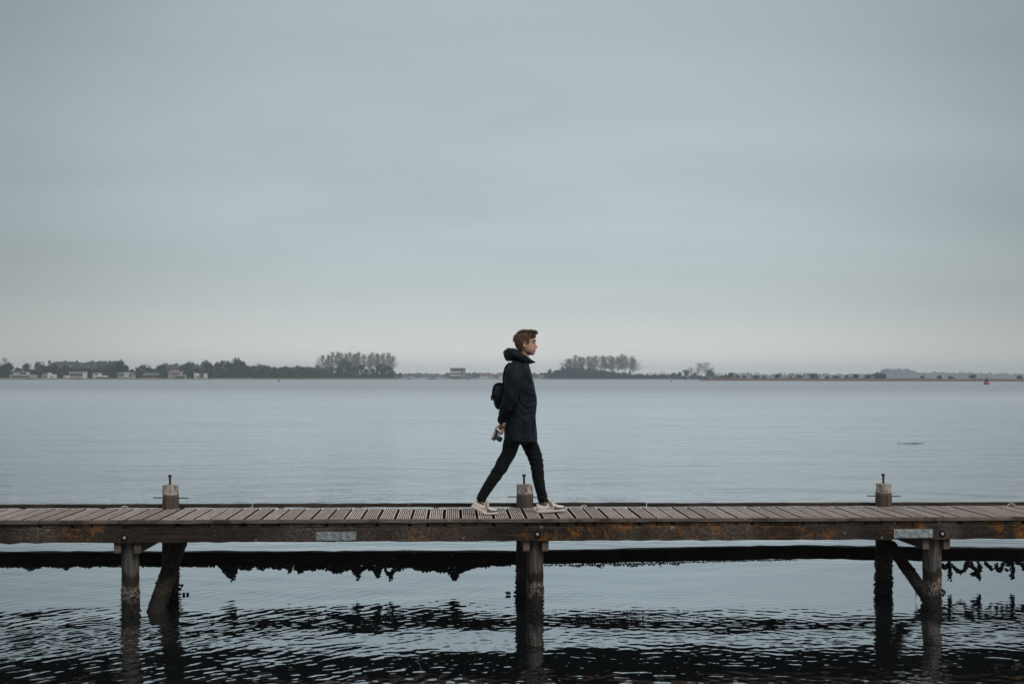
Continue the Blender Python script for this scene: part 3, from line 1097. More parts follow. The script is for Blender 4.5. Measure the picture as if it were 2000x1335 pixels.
def trunk_verts(seed, top=0.55, limbs=5):
    g = np.random.default_rng(seed)
    mb = MB()
    mb.add(*tube([(0, 0, -0.05), (0.01, 0, 0.2), (0.0, 0.01, top)], [0.035, 0.026, 0.012], 6))
    for _ in range(limbs):
        a = g.uniform(0, 6.28); z = g.uniform(0.18, top)
        mb.add(*tube([(0, 0, z), (0.15 * math.cos(a), 0.15 * math.sin(a), z + 0.15), (0.27 * math.cos(a), 0.27 * math.sin(a), z + 0.26)], [0.014, 0.009, 0.004], 4))
    return mb.verts(), mb.f


CROWNS = {}
TRUNKS = []
for s in range(6):
    CROWNS[s] = crown_verts(100 + s)
for s in range(3):
    v, f = trunk_verts(200 + s)
    TRUNKS.append(mesh_data('trunk', v, f, M_TRUNK))
CROWN_ME = {}
for kind in M_LEAF:
    for s in range(6):
        CROWN_ME[(kind, s)] = mesh_data('crown', CROWNS[s][0], CROWNS[s][1], M_LEAF[kind])


def leafy(name, px, top, hw, kind, Y, label, group, cat='tree', sink=0.0, base=None):
    m = mpp(Y)
    base = at(px, HORIZON, Y)
    z0 = 0.9
    h = (at(px, top, Y)[2] - z0) * 1.13
    if sink:
        h *= 1.35
    o = thing(name, label, cat, (base[0], Y, z0 - sink * h), group)
    o.rotation_euler = (0, 0, random.uniform(0, 6.28))
    w = hw * 2.95 * m
    t = obj('trunk', TRUNKS[random.randrange(3)], o); t.scale = (w, w, h)
    c = obj('crown', CROWN_ME[(kind, random.randrange(6))], o); c.scale = (w, w, h)
    return o


# ---- bare poplars
def poplar_mesh(seed, spread=0.5, clear=0.30, limbs=40, tw=3, thick=1.0):
    g = np.random.default_rng(seed)
    tr, cw = MB(), MB()
    tr.add(*tube([(0, 0, -0.03), (g.normal() * 0.02, 0, 0.35), (g.normal() * 0.03, 0, 0.95)], [0.036 * thick, 0.027 * thick, 0.008], 5))
    for i in range(limbs):
        z = clear + (0.90 - clear) * (i + g.random()) / limbs
        a = g.uniform(0, 6.28)
        up = g.uniform(0.10, 0.24) * (1.25 - z)
        zt = z + up + 0.05
        u = min(1.0, max(0.0, (zt - clear) / (1.0 - clear)))
        rad = 0.46 * spread * (math.sin(math.pi * (0.12 + 0.80 * u)) ** 0.8) * g.uniform(0.35, 1.1)
        p0 = np.array([0, 0, z])
        p2 = np.array([rad * math.cos(a), rad * math.sin(a), min(zt, 0.99)])
        p1 = p0 * 0.5 + p2 * 0.5 + np.array([0.05 * rad * math.cos(a), 0.05 * rad * math.sin(a), -0.02])
        cw.add(*tube([p0, p1, p2], [0.013 * thick, 0.009 * thick, 0.005 * thick], 3, cap=False))
        for _ in range(tw):
            t = g.uniform(0.25, 1)
            q0 = p0 * (1 - t) + p2 * t
            d = np.array([g.normal() * 0.06, g.normal() * 0.06, g.uniform(0.03, 0.10)])
            q1 = q0 + d
            q1[2] = min(q1[2], 1.02)
            cw.add(*tube([q0, q1], [0.0075 * thick, 0.0035 * thick], 3, cap=False))
    return mesh_data('trunk', tr.verts(), tr.f, M_TRUNK), mesh_data('crown', cw.verts(), cw.f, M_TWIG)


# x and y are scaled by the tree's width, so trunks are given in width units
POP = [poplar_mesh(300 + s, 1.35 + 0.25 * (s % 3), 0.34, 66, 8, 0.64) for s in range(6)]
WIDE = [poplar_mesh(320 + s, 1.45, 0.22, 50, 6, 0.55) for s in range(4)]


def bare(name, px, top, hw, Y, label, group, lib=None, cat='tree'):
    lib = lib or POP
    base = at(px, HORIZON, Y)
    z0 = 0.9
    h = at(px, top, Y)[2] - z0
    o = thing(name, label, cat, (base[0], Y, z0), group)
    o.rotation_euler = (R(random.uniform(-1.5, 1.5)), R(random.uniform(-2, 2)), random.uniform(0, 6.28))
    w = hw * 2 * mpp(Y) * 1.45
    tm, cm = lib[random.randrange(len(lib))]
    for nm, me in (('trunk', tm), ('crown', cm)):
        c = obj(nm, me, o); c.scale = (w, w, h)
    return o


# ---- left shore: villas
M_WHITE = simple('white_render', (0.62, 0.62, 0.60), 0.8, 0.2, 0, 0.06, 0.3, 0, 'World')
M_GREYW = simple('grey_render', (0.30, 0.29, 0.28), 0.8, 0.2, 0, 0.1, 0.3, 0, 'World')
M_GLASS = simple('dark_glass', (0.018, 0.022, 0.028), 0.12, 0.6, 0, 0.1, 0.3, 0, 'World')
M_SLATE = simple('slate_roof', (0.10, 0.11, 0.125), 0.7, 0.3, 0, 0.15, 0.4, 0, 'World')
M_DKWOOD = simple('dark_cladding', (0.030, 0.032, 0.034), 0.8, 0.2, 0, 0.2, 0.5, 0, 'World')
M_TILE = simple('clay_tile', (0.20, 0.085, 0.055), 0.8, 0.2, 0, 0.2, 0.5, 0, 'World')
M_BRICK = simple('pale_brick', (0.30, 0.21, 0.17), 0.85, 0.2, 0, 0.15, 0.6, 0, 'World')
MATS = {'w': M_WHITE, 'g': M_GREYW, 'k': M_GLASS, 's': M_SLATE, 'd': M_DKWOOD, 't': M_TILE, 'b': M_BRICK}


def villa(name, label, px0, px1, Yoff, parts, cat='house', group=None):
    """parts: (part name, material key, x0, x1, ytop, ybottom, front offset m, depth m[, mullions])."""
    pc = (px0 + px1) / 2
    Y = shore_Y(pc) + Yoff
    b = at(pc, HORIZON, Y)
    o = thing(name, label, cat, (b[0], Y, 0.6), group)
    for prt in parts:
        nm, mk, x0, x1, yt, yb, off, dep = prt[:8]
        A = at(x0, yb, Y); B = at(x1, yt, Y)
        x0_, x1_, z0_, z1_ = A[0] - b[0], B[0] - b[0], A[2] - 0.6, B[2] - 0.6
        if nm in ('wall', 'seawall', 'plinth'):
            z0_ = min(z0_, -0.2)
        if nm == 'pitched_roof':
            zr = z1_
            v = [(x0_, off, z0_), (x1_, off, z0_), (x1_, off + dep, z0_), (x0_, off + dep, z0_), (x0_ + 0.4, off + dep / 2, zr), (x1_ - 0.4, off + dep / 2, zr)]
            f = [(0, 1, 5, 4), (2, 3, 4, 5), (0, 4, 3), (1, 2, 5), (3, 2, 1, 0)]
            build('roof', v, f, MATS[mk], o)
            continue
        mb = MB(); mb.add(*box(x0_, x1_, off, off + dep, z0_, z1_))
        w = mb.build(nm, MATS[mk], o)
        if len(prt) > 8:
            k = prt[8]
            for i in range(1, k):
                xm = x0_ + (x1_ - x0_) * i / k
                m2 = MB(); m2.add(*box(xm - 0.07, xm + 0.07, off - 0.06, off - 0.005, z0_, z1_)); m2.build('mullion', M_WHITE, w)
    return o


villa('flat_roofed_villa', 'low pale two-storey villa with two long dark window bands at the far left', 19, 66, 14, [
    ('wall', 'g', 19, 65.5, 731, 739.5, 0, 9), ('upper_wall', 'w', 23, 49, 726.2, 731.0, 2.5, 7), ('roof_slab', 'g', 22.4, 50, 725.4, 726.2, 1.6, 9),
    ('window', 'k', 24.5, 57, 733.6, 736.8, -0.06, 0.5, 7), ('window', 'k', 36.5, 49, 727.6, 730.4, 2.42, 0.5, 3), ('seawall', 'd', 16, 70, 738.8, 741, -7, 2)])
villa('gabled_house', 'small white house with blue-grey side roof and tall chimney block', 81, 104.5, 14, [
    ('wall', 'w', 81.6, 93.4, 733.2, 739, 0, 8), ('pitched_roof', 's', 81, 93.6, 728.8, 733.2, -0.4, 8.8), ('tower', 'w', 93.4, 96.8, 727.6, 739, -0.5, 5),
    ('wall', 'w', 97, 104, 730.8, 739, 0.2, 8), ('window', 'k', 98.6, 101, 733.5, 737, 0.14, 0.3), ('window', 'k', 83.5, 91.5, 735, 737.6, -0.06, 0.3, 3), ('door', 'd', 102, 103.3, 734.5, 739, 0.14, 0.3)])
villa('glazed_villa', 'white box villa with one wide dark glass front', 123, 163, 12, [
    ('wall', 'w', 123.7, 135, 733, 739.5, 0.6, 8), ('window', 'k', 126, 128.2, 734.6, 737.3, 0.54, 0.3),
    ('wall', 'w', 135, 162.4, 725.8, 739.5, 0, 10), ('roof_slab', 'g', 133.8, 163, 725.0, 725.8, -0.8, 11.5), ('window', 'k', 136.6, 161.4, 728.8, 735.2, -0.06, 0.4, 6),
    ('balcony', 'w', 136, 161.8, 735.4, 736.6, -1.4, 1.3)])
villa('white_bungalow', 'low white bungalow with a long roofed veranda on thin posts', 180, 208, 13, [
    ('wall', 'w', 180, 192, 728.2, 739.5, 1.5, 8), ('roof_slab', 'g', 179.4, 192.8, 727.6, 728.2, 1.0, 9), ('window', 'k', 183, 190.5, 730, 732.4, 1.43, 0.3, 3),
    ('veranda_roof', 'w', 185.5, 207.8, 733, 735.8, -2.5, 8), ('wall', 'd', 187, 206.5, 735.8, 739.5, 0.5, 6), ('post', 'w', 186.2, 186.7, 735.8, 740, -2.3, 0.2),
    ('post', 'w', 193, 193.5, 735.8, 740, -2.3, 0.2), ('post', 'w', 200, 200.5, 735.8, 740, -2.3, 0.2), ('post', 'w', 206.8, 207.3, 735.8, 740, -2.3, 0.2)])
villa('cream_house', 'cream house with a projecting white bay and dark windows beside a lawn', 229, 259, 14, [
    ('wall', 'g', 229, 258.6, 730, 738.5, 0, 9), ('pitched_roof', 's', 228, 259.4, 726.4, 730, -0.5, 10), ('window', 'k', 232, 242, 730.8, 734, -0.06, 0.3, 4),
    ('bay', 'w', 243, 251.4, 727.6, 736, -1.0, 3), ('window', 'k', 245.5, 248.2, 729.6, 732.6, -1.06, 0.3), ('window', 'k', 252.4, 257, 730.8, 733.6, -0.06, 0.3, 2),
    ('plinth', 'g', 231, 257, 737, 739.5, -2, 1)])
villa('slate_house', 'long low dark house with a slate roof and pinkish garden wall', 278, 308, 14, [
    ('wall', 'd', 279, 307, 732.6, 739, 0, 9), ('pitched_roof', 's', 277.5, 308.5, 727.8, 732.6, -0.6, 10), ('window', 'k', 282, 290, 733.6, 736.5, -0.06, 0.3, 3),
    ('window', 'k', 295, 304, 733.6, 736.5, -0.06, 0.3, 3), ('seawall', 'b', 276, 318, 737.4, 740, -4, 0.6)])
villa('brick_villa', 'grey-green villa with red roof edge and a lower flat wing', 328, 361, 12, [
    ('wall', 'g', 328, 352, 725.8, 739.5, 0, 9), ('roof_slab', 'w', 327.2, 353, 725, 725.8, -0.8, 10), ('pitched_roof', 't', 330, 346, 721.5, 725.0, 3, 7),
    ('window', 'k', 336, 350, 729, 731.8, -0.06, 0.3, 4), ('wall', 'g', 352, 361.5, 733, 739.5, -0.4, 7), ('roof_slab', 'w', 343, 362, 732.2, 733, -1.5, 8),
    ('window', 'k', 343.5, 360.5, 735.4, 738.2, -0.48, 0.3, 5)])
villa('white_block_house', 'bright white house split by a dark glass middle', 379, 402, 11, [
    ('wall', 'w', 380, 389, 728.6, 739.5, 0, 8), ('wall', 'd', 389, 398, 727.6, 739.5, 0.6, 7), ('window', 'k', 389.6, 397.4, 729, 735, 0.52, 0.3, 3),
    ('wall', 'w', 398, 401.4, 729, 739.5, 0, 8), ('window', 'k', 383.5, 388, 733.5, 737, -0.06, 0.3, 2), ('chimney', 'w', 378.2, 379, 725.5, 739, 1, 0.6), ('seawall', 'g', 389, 404, 737.2, 740, -3, 0.6)])

HOUSES = [(42, 'the low pale villa at the far left'), (93, 'the small white house with the chimney block'), (143, 'the glass-fronted white villa'),
          (194, 'the white bungalow with veranda'), (244, 'the cream house'), (293, 'the long dark slate house'), (345, 'the grey-green villa'),
          (390, 'the white house with dark glass middle'), (452, 'the moored white motorboat'), (535, 'the green field on the left shore'), (600, 'the green field on the left shore')]

trees = [(-12, 713, 13, 'dark'), (4, 714, 12, 'dark'), (19, 710.5, 12, 'dark'), (33, 719, 9, 'olive'), (51, 711, 10, 'russet'), (62, 721, 8, 'russet'), (74, 708, 10, 'dark'), (81, 714, 9, 'dark'),
         (91, 716, 8, 'dark'), (106, 713.5, 11, 'russet'), (116, 719, 8, 'russet'), (127, 714.5, 10, 'olive'), (140, 718, 9, 'dark'), (151, 719, 9, 'olive'), (160, 716, 10, 'russet'),
         (172, 719, 9, 'dark'), (183, 718, 10, 'olive'), (197, 713.5, 11, 'olive'), (210, 712.5, 11, 'olive'), (222, 712, 9, 'green'), (237, 705.5, 13, 'grey'), (229, 716, 10, 'dark'),
         (246, 715, 9, 'dark'), (259, 722, 9, 'grey'), (268, 719, 8, 'grey'), (279, 713.5, 12, 'olive'), (290, 718, 9, 'dark'), (302, 720, 9, 'dark'), (312, 714, 8, 'grey'),
         (321, 710, 8, 'olive'), (330, 721, 7, 'olive'), (342, 722, 9, 'russet'), (356, 719, 8, 'grey'), (369, 707.5, 9, 'grey'), (364, 716, 8, 'dark'), (384, 720, 9, 'dark'),
         (395, 718, 8, 'olive'), (405, 707, 9, 'grey'), (412, 714, 9, 'olive'), (423, 709.5, 10, 'olive'), (434, 705.5, 10, 'green'), (446, 706.5, 11, 'grey'), (455, 712, 11, 'dark'),
         (466, 703, 13, 'green'), (476, 708, 11, 'dark'), (486, 716, 9, 'dark'), (497, 715, 11, 'grey'), (511, 714, 12, 'grey'), (524, 718, 10, 'olive'), (537, 721, 11, 'dark'),
         (552, 719, 10, 'grey'), (566, 721, 10, 'olive'), (579, 722, 10, 'grey'), (593, 718, 11, 'dark'), (606, 719, 10, 'grey'), (619, 721, 10, 'olive'), (630, 722, 9, 'grey')]
byref = {}
for q in trees:
    ref = min(HOUSES, key=lambda hh: abs(hh[0] - q[0]))[1]
    byref.setdefault((ref, q[3]), []).append(q)
for (ref, kind), lst in byref.items():
    lst.sort()
    for i, (px, top, hw, kd) in enumerate(lst):
        w = WORD[kind]
        if len(lst) == 1:
            lab = f'{w} round tree behind {ref}'
        else:
            lab = f'{nth(i)} of the {w} trees behind {ref}' if i else f'leftmost of the {w} trees behind {ref}'
        leafy('shore_tree', px, top, hw, kd, shore_Y(px) + (40 + random.uniform(0, 45) if px < 520 else 60 + random.uniform(0, 30)), lab, 'trees along the left shore')
bare('bare_tree', 9.5, 697.5, 6.5, shore_Y(10) + 60, 'tall bare tree above the dark trees at the far left', 'bare trees of the far shore', WIDE)
bare('bare_tree', -4, 701, 5, shore_Y(0) + 70, 'bare tree cut by the left edge of the picture', 'bare trees of the far shore', WIDE)
bare('bare_tree', 77, 707, 6, shore_Y(77) + 60, 'thin bare treetop above the small white house', 'bare trees of the far shore', WIDE)
bare('bare_tree', 506, 709, 6, shore_Y(506) + 60, 'thin bare treetop at the right end of the left wood', 'bare trees of the far shore', WIDE)


# ---- far woods that read as one mass
def wood(name, label, spans, Y, seed, mat, n_per=1.2, size=2.6):
    g = np.random.default_rng(seed)
    v, f = [], []
    for (xa, xb, ta, tb) in spans:
        n = int((xb - xa) * n_per * 14)
        mo = np.array([(q, g.normal() * 1.7, g.uniform(2.0, 4.5)) for q in np.arange(xa, xb + 3, 2.6) + g.uniform(-1.3, 1.3, len(np.arange(xa, xb + 3, 2.6)))])
        for _ in range(n):
            px = g.uniform(xa, xb)
            Yb = Y(px) if callable(Y) else Y
            yy = Yb + g.uniform(0, 40)
            top = np.interp(px, [xa, xb], [ta, tb]) + float(np.min(mo[:, 1] + ((px - mo[:, 0]) / mo[:, 2]) ** 2 * 3.0))
            zt = at(px, top, Yb)[2]
            b = at(px, HORIZON, yy)
            z = 0.5 + (zt - 0.5) * (1 - g.random() ** 1.5)
            m = np.linalg.qr(g.normal(size=(3, 3)))[0]
            s = size * g.uniform(0.5, 1.1) * (Yb / 1500)
            k = len(v)
            p = np.array([b[0], yy, z])
            v += [p + s * (m[0] * a + m[1] * c) for a, c in ((-.5, -.5), (.5, -.5), (.5, .5), (-.5, .5))]
            f.append((k, k + 1, k + 2, k + 3))
    o = build(name, v, f, mat)
    tag(o, label, 'wood', None, 'stuff')


wood('distant_wood', 'blue-grey wood rising behind the villas on the left shore', [(94, 236, 708.5, 706.5), (318, 412, 714, 712.5)], 1750, 3, M_LEAF['dark'])
wood('distant_wood', 'low hazy wood behind the green field and first poplar row', [(480, 640, 716, 719)], 1700, 4, M_LEAF['grey'])
wood('distant_wood', 'hazy block of wood behind the big round bush on the reed spit', [(1721, 1741, 723.5, 722), (1743, 1764, 721.5, 722.5), (1766, 1786, 722, 724.5)], 4000, 5, M_LEAF['grey'], 1.1)
wood('distant_wood', 'faint low wood along the horizon at the right', [(1786, 1880, 728.5, 730.5), (1876, 2080, 730, 731.5), (1380, 1722, 732.5, 732)], 4200, 6, M_LEAF['grey'], 0.8)
wood('distant_wood', 'thin hazy hedge line behind the marina', [(770, 1100, 731, 731)], 2100, 7, M_LEAF['grey'], 0.9)
wood('shore_thicket', 'dark hedge and undergrowth behind the villas on the left shore', [(-60, 330, 725.5, 726.5), (330, 640, 725, 727)], lambda q: shore_Y(q) + 26, 10, M_LEAF['dark'], 1.0)
wood('shore_thicket', 'dark thicket at the foot of the first poplar row', [(628, 700, 728, 728), (700, 770, 731, 730)], 1312, 8, M_LEAF['dark'], 0.9)
wood('shore_thicket', 'long dark hedge on the right far shore', [(1070, 1200, 729, 730), (1190, 1330, 733, 732), (1330, 1384, 734.5, 734.5)], 1534, 9, M_LEAF['dark'], 1.3)

# ---- poplar rows
xs = np.linspace(634, 765, 18)
for i, px in enumerate(xs):
    top = 690 + 2.0 * math.sin(i * 1.9) + (3 if i in (0, 17) else 0) - (1.5 if 2 < i < 9 else 0)
    bare('poplar_tree', px + random.uniform(-2.6, 2.6), top + random.uniform(-1.2, 1.5), random.uniform(5.4, 7.6), 1330 + random.uniform(0, 25), f'{nth(i)} of the bare poplars in the left row across the water', 'bare poplars of the left row')
xs = np.linspace(1107, 1240, 17)
for i, px in enumerate(xs):
    top = 695.5 + 1.6 * math.sin(i * 2.3) + (4.5 if i < 2 else 0) + (5 if i > 15 else 0) - (2 if i in (13, 14) else 0)
    bare('poplar_tree', px + random.uniform(-3, 3), top + random.uniform(-1.2, 1.5), random.uniform(6.2, 8.6), 1540 + random.uniform(0, 25), f'{nth(i)} of the bare poplars in the right row beside the man', 'bare poplars of the right row')

bushes1 = [(636, 721, 9, 'grey'), (647, 716.5, 10, 'olive'), (660, 717, 10, 'grey'), (673, 704.5, 12, 'grey'), (682, 709, 10, 'dark'), (692, 716, 11, 'grey'), (704, 713.5, 10, 'dark'), (716, 721, 9, 'grey'),
           (727, 720, 9, 'dark'), (744, 711.5, 11, 'dark'), (757, 716, 11, 'dark'), (766, 723, 7, 'dark'), (781, 728, 5, 'dark')]
for i, (px, top, hw, kd) in enumerate(bushes1):
    leafy('bushy_tree', px, top, hw, kd, 1300 + random.uniform(0, 20), f'{nth(i)} of the bushy trees under the left poplar row', 'bushy trees under the left poplars')
bushes2 = [(1064, 728, 8, 'dark'), (1074, 722, 6, 'dark'), (1088, 723, 10, 'dark'), (1099, 719, 11, 'dark'), (1111, 717, 11, 'dark'), (1124, 718, 11, 'dark'), (1137, 718.5, 11, 'dark'), (1150, 719, 11, 'dark'),
           (1162, 721.5, 10, 'grey'), (1173, 722.5, 10, 'grey'), (1184, 725, 9, 'dark'), (1195, 725.5, 9, 'dark'), (1207, 728, 9, 'dark'), (1219, 727, 6, 'dark'), (1230, 724, 3.2, 'dark'), (1242, 731, 8, 'dark')]
for i, (px, top, hw, kd) in enumerate(bushes2):
    leafy('bushy_tree', px, top, hw, kd, 1510 + random.uniform(0, 20), f'{nth(i)} of the dark bushy trees under the right poplar row', 'bushy trees under the right poplars')
for i, (px, top, hw) in enumerate([(1316, 728, 6), (1327, 727, 5), (1340, 722.5, 8), (1358, 728, 5), (1384, 722, 8), (1391, 727, 6)]):
    leafy('bushy_tree', px, top, hw, 'dark' if i % 2 else 'grey', 1500 + i * 3, f'{nth(i)} of the small dark trees left of the reed spit', 'small trees left of the spit')
for px, top, hw, lab in [(1364, 707.5, 8, 'left of two tall bare trees near the tip of the reed spit'), (1378, 707, 10, 'right and wider of two tall bare trees near the spit tip'),
                         (1350, 717, 8, 'low bare tree left of the two tall ones'), (1390, 718, 6, 'leaning bare tree right of the two tall ones')]:
    bare('bare_tree', px, top, hw, 1520, lab, 'bare trees of the far shore', WIDE)
row = [1248, 1254, 1266, 1272, 1278, 1285, 1292, 1298, 1304, 1395, 1402, 1409, 1418, 1440, 1446, 1453, 1460, 1466, 1474, 1483, 1525, 1533, 1541, 1549, 1557, 1563, 1570]
for i, px in enumerate(row):
    bare('row_tree', px + random.uniform(-1, 1), 726 + random.uniform(-1, 2), 2.6, 2050, f'{nth(i)} of the tiny hazy trees lined up on the right horizon', 'tiny trees on the right horizon', WIDE)

# ---- reed spit
scrub = [(1398, 734.5, 6, 'dark'), (1410, 732.5, 7, 'olive'), (1419, 731, 6, 'olive'), (1428, 726.5, 8, 'green'), (1440, 732, 7, 'russet'), (1452, 733, 6, 'olive'), (1476, 732.5, 8, 'olive'), (1492, 734, 7, 'dark'),
         (1518, 730, 8, 'dark'), (1544, 733, 5, 'dark'), (1560, 731.5, 9, 'olive'), (1590, 728.5, 10, 'green'), (1615, 734, 6, 'dark'), (1632, 732.5, 9, 'olive'), (1654, 732.5, 8, 'olive'), (1671, 730, 8, 'dark'),
         (1694, 730.5, 11, 'olive'), (1712, 727, 12, 'green'), (1724, 729, 10, 'green'), (1802, 732.5, 7, 'dark'), (1834, 732.5, 5, 'dark'), (1858, 733, 8, 'dark'), (1899, 731.5, 9, 'dark'), (1990, 733, 8, 'dark')]
for i, (px, top, hw, kd) in enumerate(scrub):
    Y = float(np.interp(px, [1380, 1500, 2000], [1012, 990, 945])) + random.uniform(2, 10)
    leafy('scrub_bush', px, top + random.uniform(-0.3, 1.0), hw * random.uniform(0.8, 1.25), kd, Y, f'{nth(i)} of the low round bushes on the reed spit', 'bushes on the reed spit', 'bush', 0.28)


def reeds():
    g = np.random.default_rng(44)
    v, f = [], []
    for _ in range(15000):
        px = 1372 + (2300 - 1372) * g.random()
        Y0 = float(np.interp(px, [1372, 1500, 2000, 2400], [1004, 975, 930, 900]))
        d = 3 + 30 * g.random() ** 1.3
        if px < 1400:
            d = 3 + (px - 1372) / 28 * 20 * g.random()
        Y = Y0 + d
        b = at(px, HORIZON, Y)
        h = g.uniform(1.5, 2.3) * (0.55 if px < 1390 else 1.0) + 0.35 * math.sin(px * 0.05)
        w = g.uniform(0.12, 0.3)
        z0 = 0.3 if d < 5 else 0.5
        k = len(v)
        t = g.normal() * 0.15
        a = g.uniform(-0.8, 0.8)
        v += [(b[0] - w * math.cos(a), Y - w * math.sin(a), z0), (b[0] + w * math.cos(a), Y + w * math.sin(a), z0), (b[0] + t, Y + g.normal() * 0.1, z0 + h)]
        f.append((k, k + 1, k + 2))
    m = mat_leaf('dry_reed', [(0.36, 0.225, 0.155), (0.27, 0.20, 0.14)])
    o = build('reeds', v, f, m)
    tag(o, 'pinkish brown dry reeds covering the low spit at the right', 'reeds', None, 'stuff')


reeds()


def shore_grass():
    """Tufts along the left field and the sandy edge."""
    g = np.random.default_rng(45)
    v, f = [], []
    for _ in range(5000):
        px = g.uniform(540, 630)
        Y = shore_Y(px) + 8 + 50 * g.random()
        b = at(px, HORIZON, Y); h = g.uniform(0.5, 1.2); w = 0.4
        k = len(v)
        v += [(b[0] - w, Y, 0.9), (b[0] + w, Y, 0.9), (b[0] + g.normal() * 0.2, Y, 0.9 + h)]
        f.append((k, k + 1, k + 2))
    o = build('shore_grass', v, f, mat_leaf('field_grass', [(0.10, 0.115, 0.045), (0.13, 0.13, 0.05)]))
    tag(o, 'pale green grassy field between the left wood and the poplars', 'grass', None, 'stuff')


shore_grass()

# ---- marina
off = villa('office_building', 'three-storey office block with white floor bands by the marina', 879, 909, 60, [
    ('wall', 'g', 879.5, 909, 719.5, 739.5, 0, 14), ('roof_slab', 'd', 879, 909.4, 718.4, 719.5, -0.8, 16), ('window', 'k', 880.2, 899, 721, 724.6, -0.1, 0.4, 8),
    ('floor_band', 'w', 879.2, 899.4, 724.9, 728, -0.5, 0.6), ('window', 'k', 880.2, 899, 728.2, 731.2, -0.1, 0.4, 8), ('floor_band', 'w', 879.2, 899.4, 731.5, 733.6, -0.5, 0.6),
    ('window', 'k', 880.2, 899, 733.9, 738.2, -0.1, 0.4, 8), ('window', 'k', 900.5, 902.5, 720.5, 738, -0.1, 0.4), ('window', 'k', 904, 908, 721.5, 724.5, -0.1, 0.4, 2),
    ('window', 'k', 904, 908, 728.2, 731, -0.1, 0.4, 2)], 'building')
cott = [(783, 7, 731, 's'), (793, 6, 729.5, 's'), (803, 8, 729, 'd'), (814, 6, 731, 's'), (823, 7, 730, 's'), (834, 8, 729.5, 's'), (845, 7, 730.5, 's'), (855, 7, 729.5, 's'), (868, 6, 731, 'd'),
        (914, 5, 733, 's'), (945, 9, 728, 't'), (957, 8, 729, 't'), (969, 7, 730, 's'), (977, 7, 727.5, 's'), (1057, 6, 732, 's')]
for i, (px, hw, top, rk_) in enumerate(cott):
    wl_ = 'w' if i % 3 else 'g'
    villa('waterfront_cottage', f'{nth(i)} of the small white hazy cottages by the marina', px - hw, px + hw, 45 + 14 * (i % 3), [
        ('wall', wl_, px - hw * 0.8, px + hw * 0.8, top + 3.2, 740, 0, 9), ('pitched_roof', rk_, px - hw * 0.9, px + hw * 0.9, top, top + 3.2, -0.6, 10),
        ('window', 'k', px - hw * 0.55, px - hw * 0.1, top + 4.6, top + 7, -0.08, 0.3), ('window', 'k', px + hw * 0.1, px + hw * 0.6, top + 4.6, top + 7, -0.08, 0.3)],
        'cottage', 'cottages by the marina')

M_HULL = simple('white_hull', (0.60, 0.61, 0.61), 0.4, 0.4, 0, 0.05, 0.5)
M_HULLB = simple('blue_hull', (0.05, 0.07, 0.11), 0.4, 0.4, 0, 0.05, 0.5)
M_MAST = simple('mast_alloy', (0.30, 0.31, 0.32), 0.4, 0.5, 0.3, 0.1, 1.0)


def boat(px, Y, L, mast, label, hull=M_HULL, group='sailboats in the marina', name='sailboat'):
    b = at(px, HORIZON, Y)
    o = thing(name, label, 'boat', (b[0], Y, 0), group)
    rings = []
    for s in np.linspace(-1, 1, 9):
        w = 0.17 * L * (1 - abs(s) ** 2.6 * (0.97 if s > 0 else 0.45)) + 0.02
        zt = 0.10 * L + 0.02 * L * s * s
        rings.append(np.array([(s * L / 2, -w, zt), (s * L / 2, -w * 0.8, 0.0), (s * L / 2, 0, -0.25), (s * L / 2, w * 0.8, 0.0), (s * L / 2, w, zt)]))
    v, f = loft(rings)
    build('hull', v, f, hull, o)
    mb = MB(); mb.add(*box(-0.22 * L, 0.12 * L, -0.10 * L, 0.10 * L, 0.10 * L, 0.17 * L)); mb.build('cabin', M_HULL, o)
    mb = MB(); mb.add(*box(-0.18 * L, 0.08 * L, -0.102 * L, -0.1005 * L, 0.125 * L, 0.155 * L)); mb.build('cabin_window', M_GLASS, o)
    if mast:
        mb = MB(); mb.add(*tube([(0.08 * L, 0, 0.1 * L), (0.08 * L, 0, mast)], 0.11, 6)); mb.build('mast', M_MAST, o)
        mb = MB(); mb.add(*tube([(0.08 * L, 0, 0.26 * L), (-0.36 * L, 0, 0.25 * L)], 0.12, 6)); mb.build('boom', M_MAST, o)
    return o


masts = [786, 796, 812, 823, 833, 843, 853, 866, 873, 918, 927, 937, 945, 952, 962, 1044, 1052]
for i, px in enumerate(masts):
    boat(px + random.uniform(-1, 1), shore_Y(px) - 14 - random.uniform(0, 16), random.uniform(8, 11), random.uniform(10, 15), f'{nth(i)} of the small sailboats with thin masts off the marina',
         M_HULLB if i % 4 == 1 else M_HULL)
boat(429, shore_Y(429) - 9, 5.2, 0, 'white motorboat moored below the round green wood', M_HULL, None, 'motorboat')
boat(485, shore_Y(485) - 8, 4.2, 0, 'small white boat at the right end of the row of posts', M_HULL, None, 'motorboat')
boat(145, shore_Y(145) - 6, 3.0, 0, 'small boat in front of the glass-fronted villa', simple('orange_hull', (0.35, 0.16, 0.12), 0.5, 0.3), None, 'dinghy')
for i, px in enumerate(np.linspace(438, 487, 15)):
    Y = shore_Y(px) - 5
    b = at(px, HORIZON, Y); h = 1.0 + 1.2 * (i / 14)
    mb = MB(); mb.add(*tube([(0, 0, -0.5), (0, 0, h)], [0.11, 0.09], 6)); mb.add(*tube([(0, 0, h), (0, 0, h + 0.12)], [0.09, 0.03], 6))
    o = mb.build('mooring_post', M_HULL, None, False, (b[0], Y, 0))
    tag(o, f'{nth(i)} of the short white mooring posts below the green wood', 'post', 'white mooring posts')

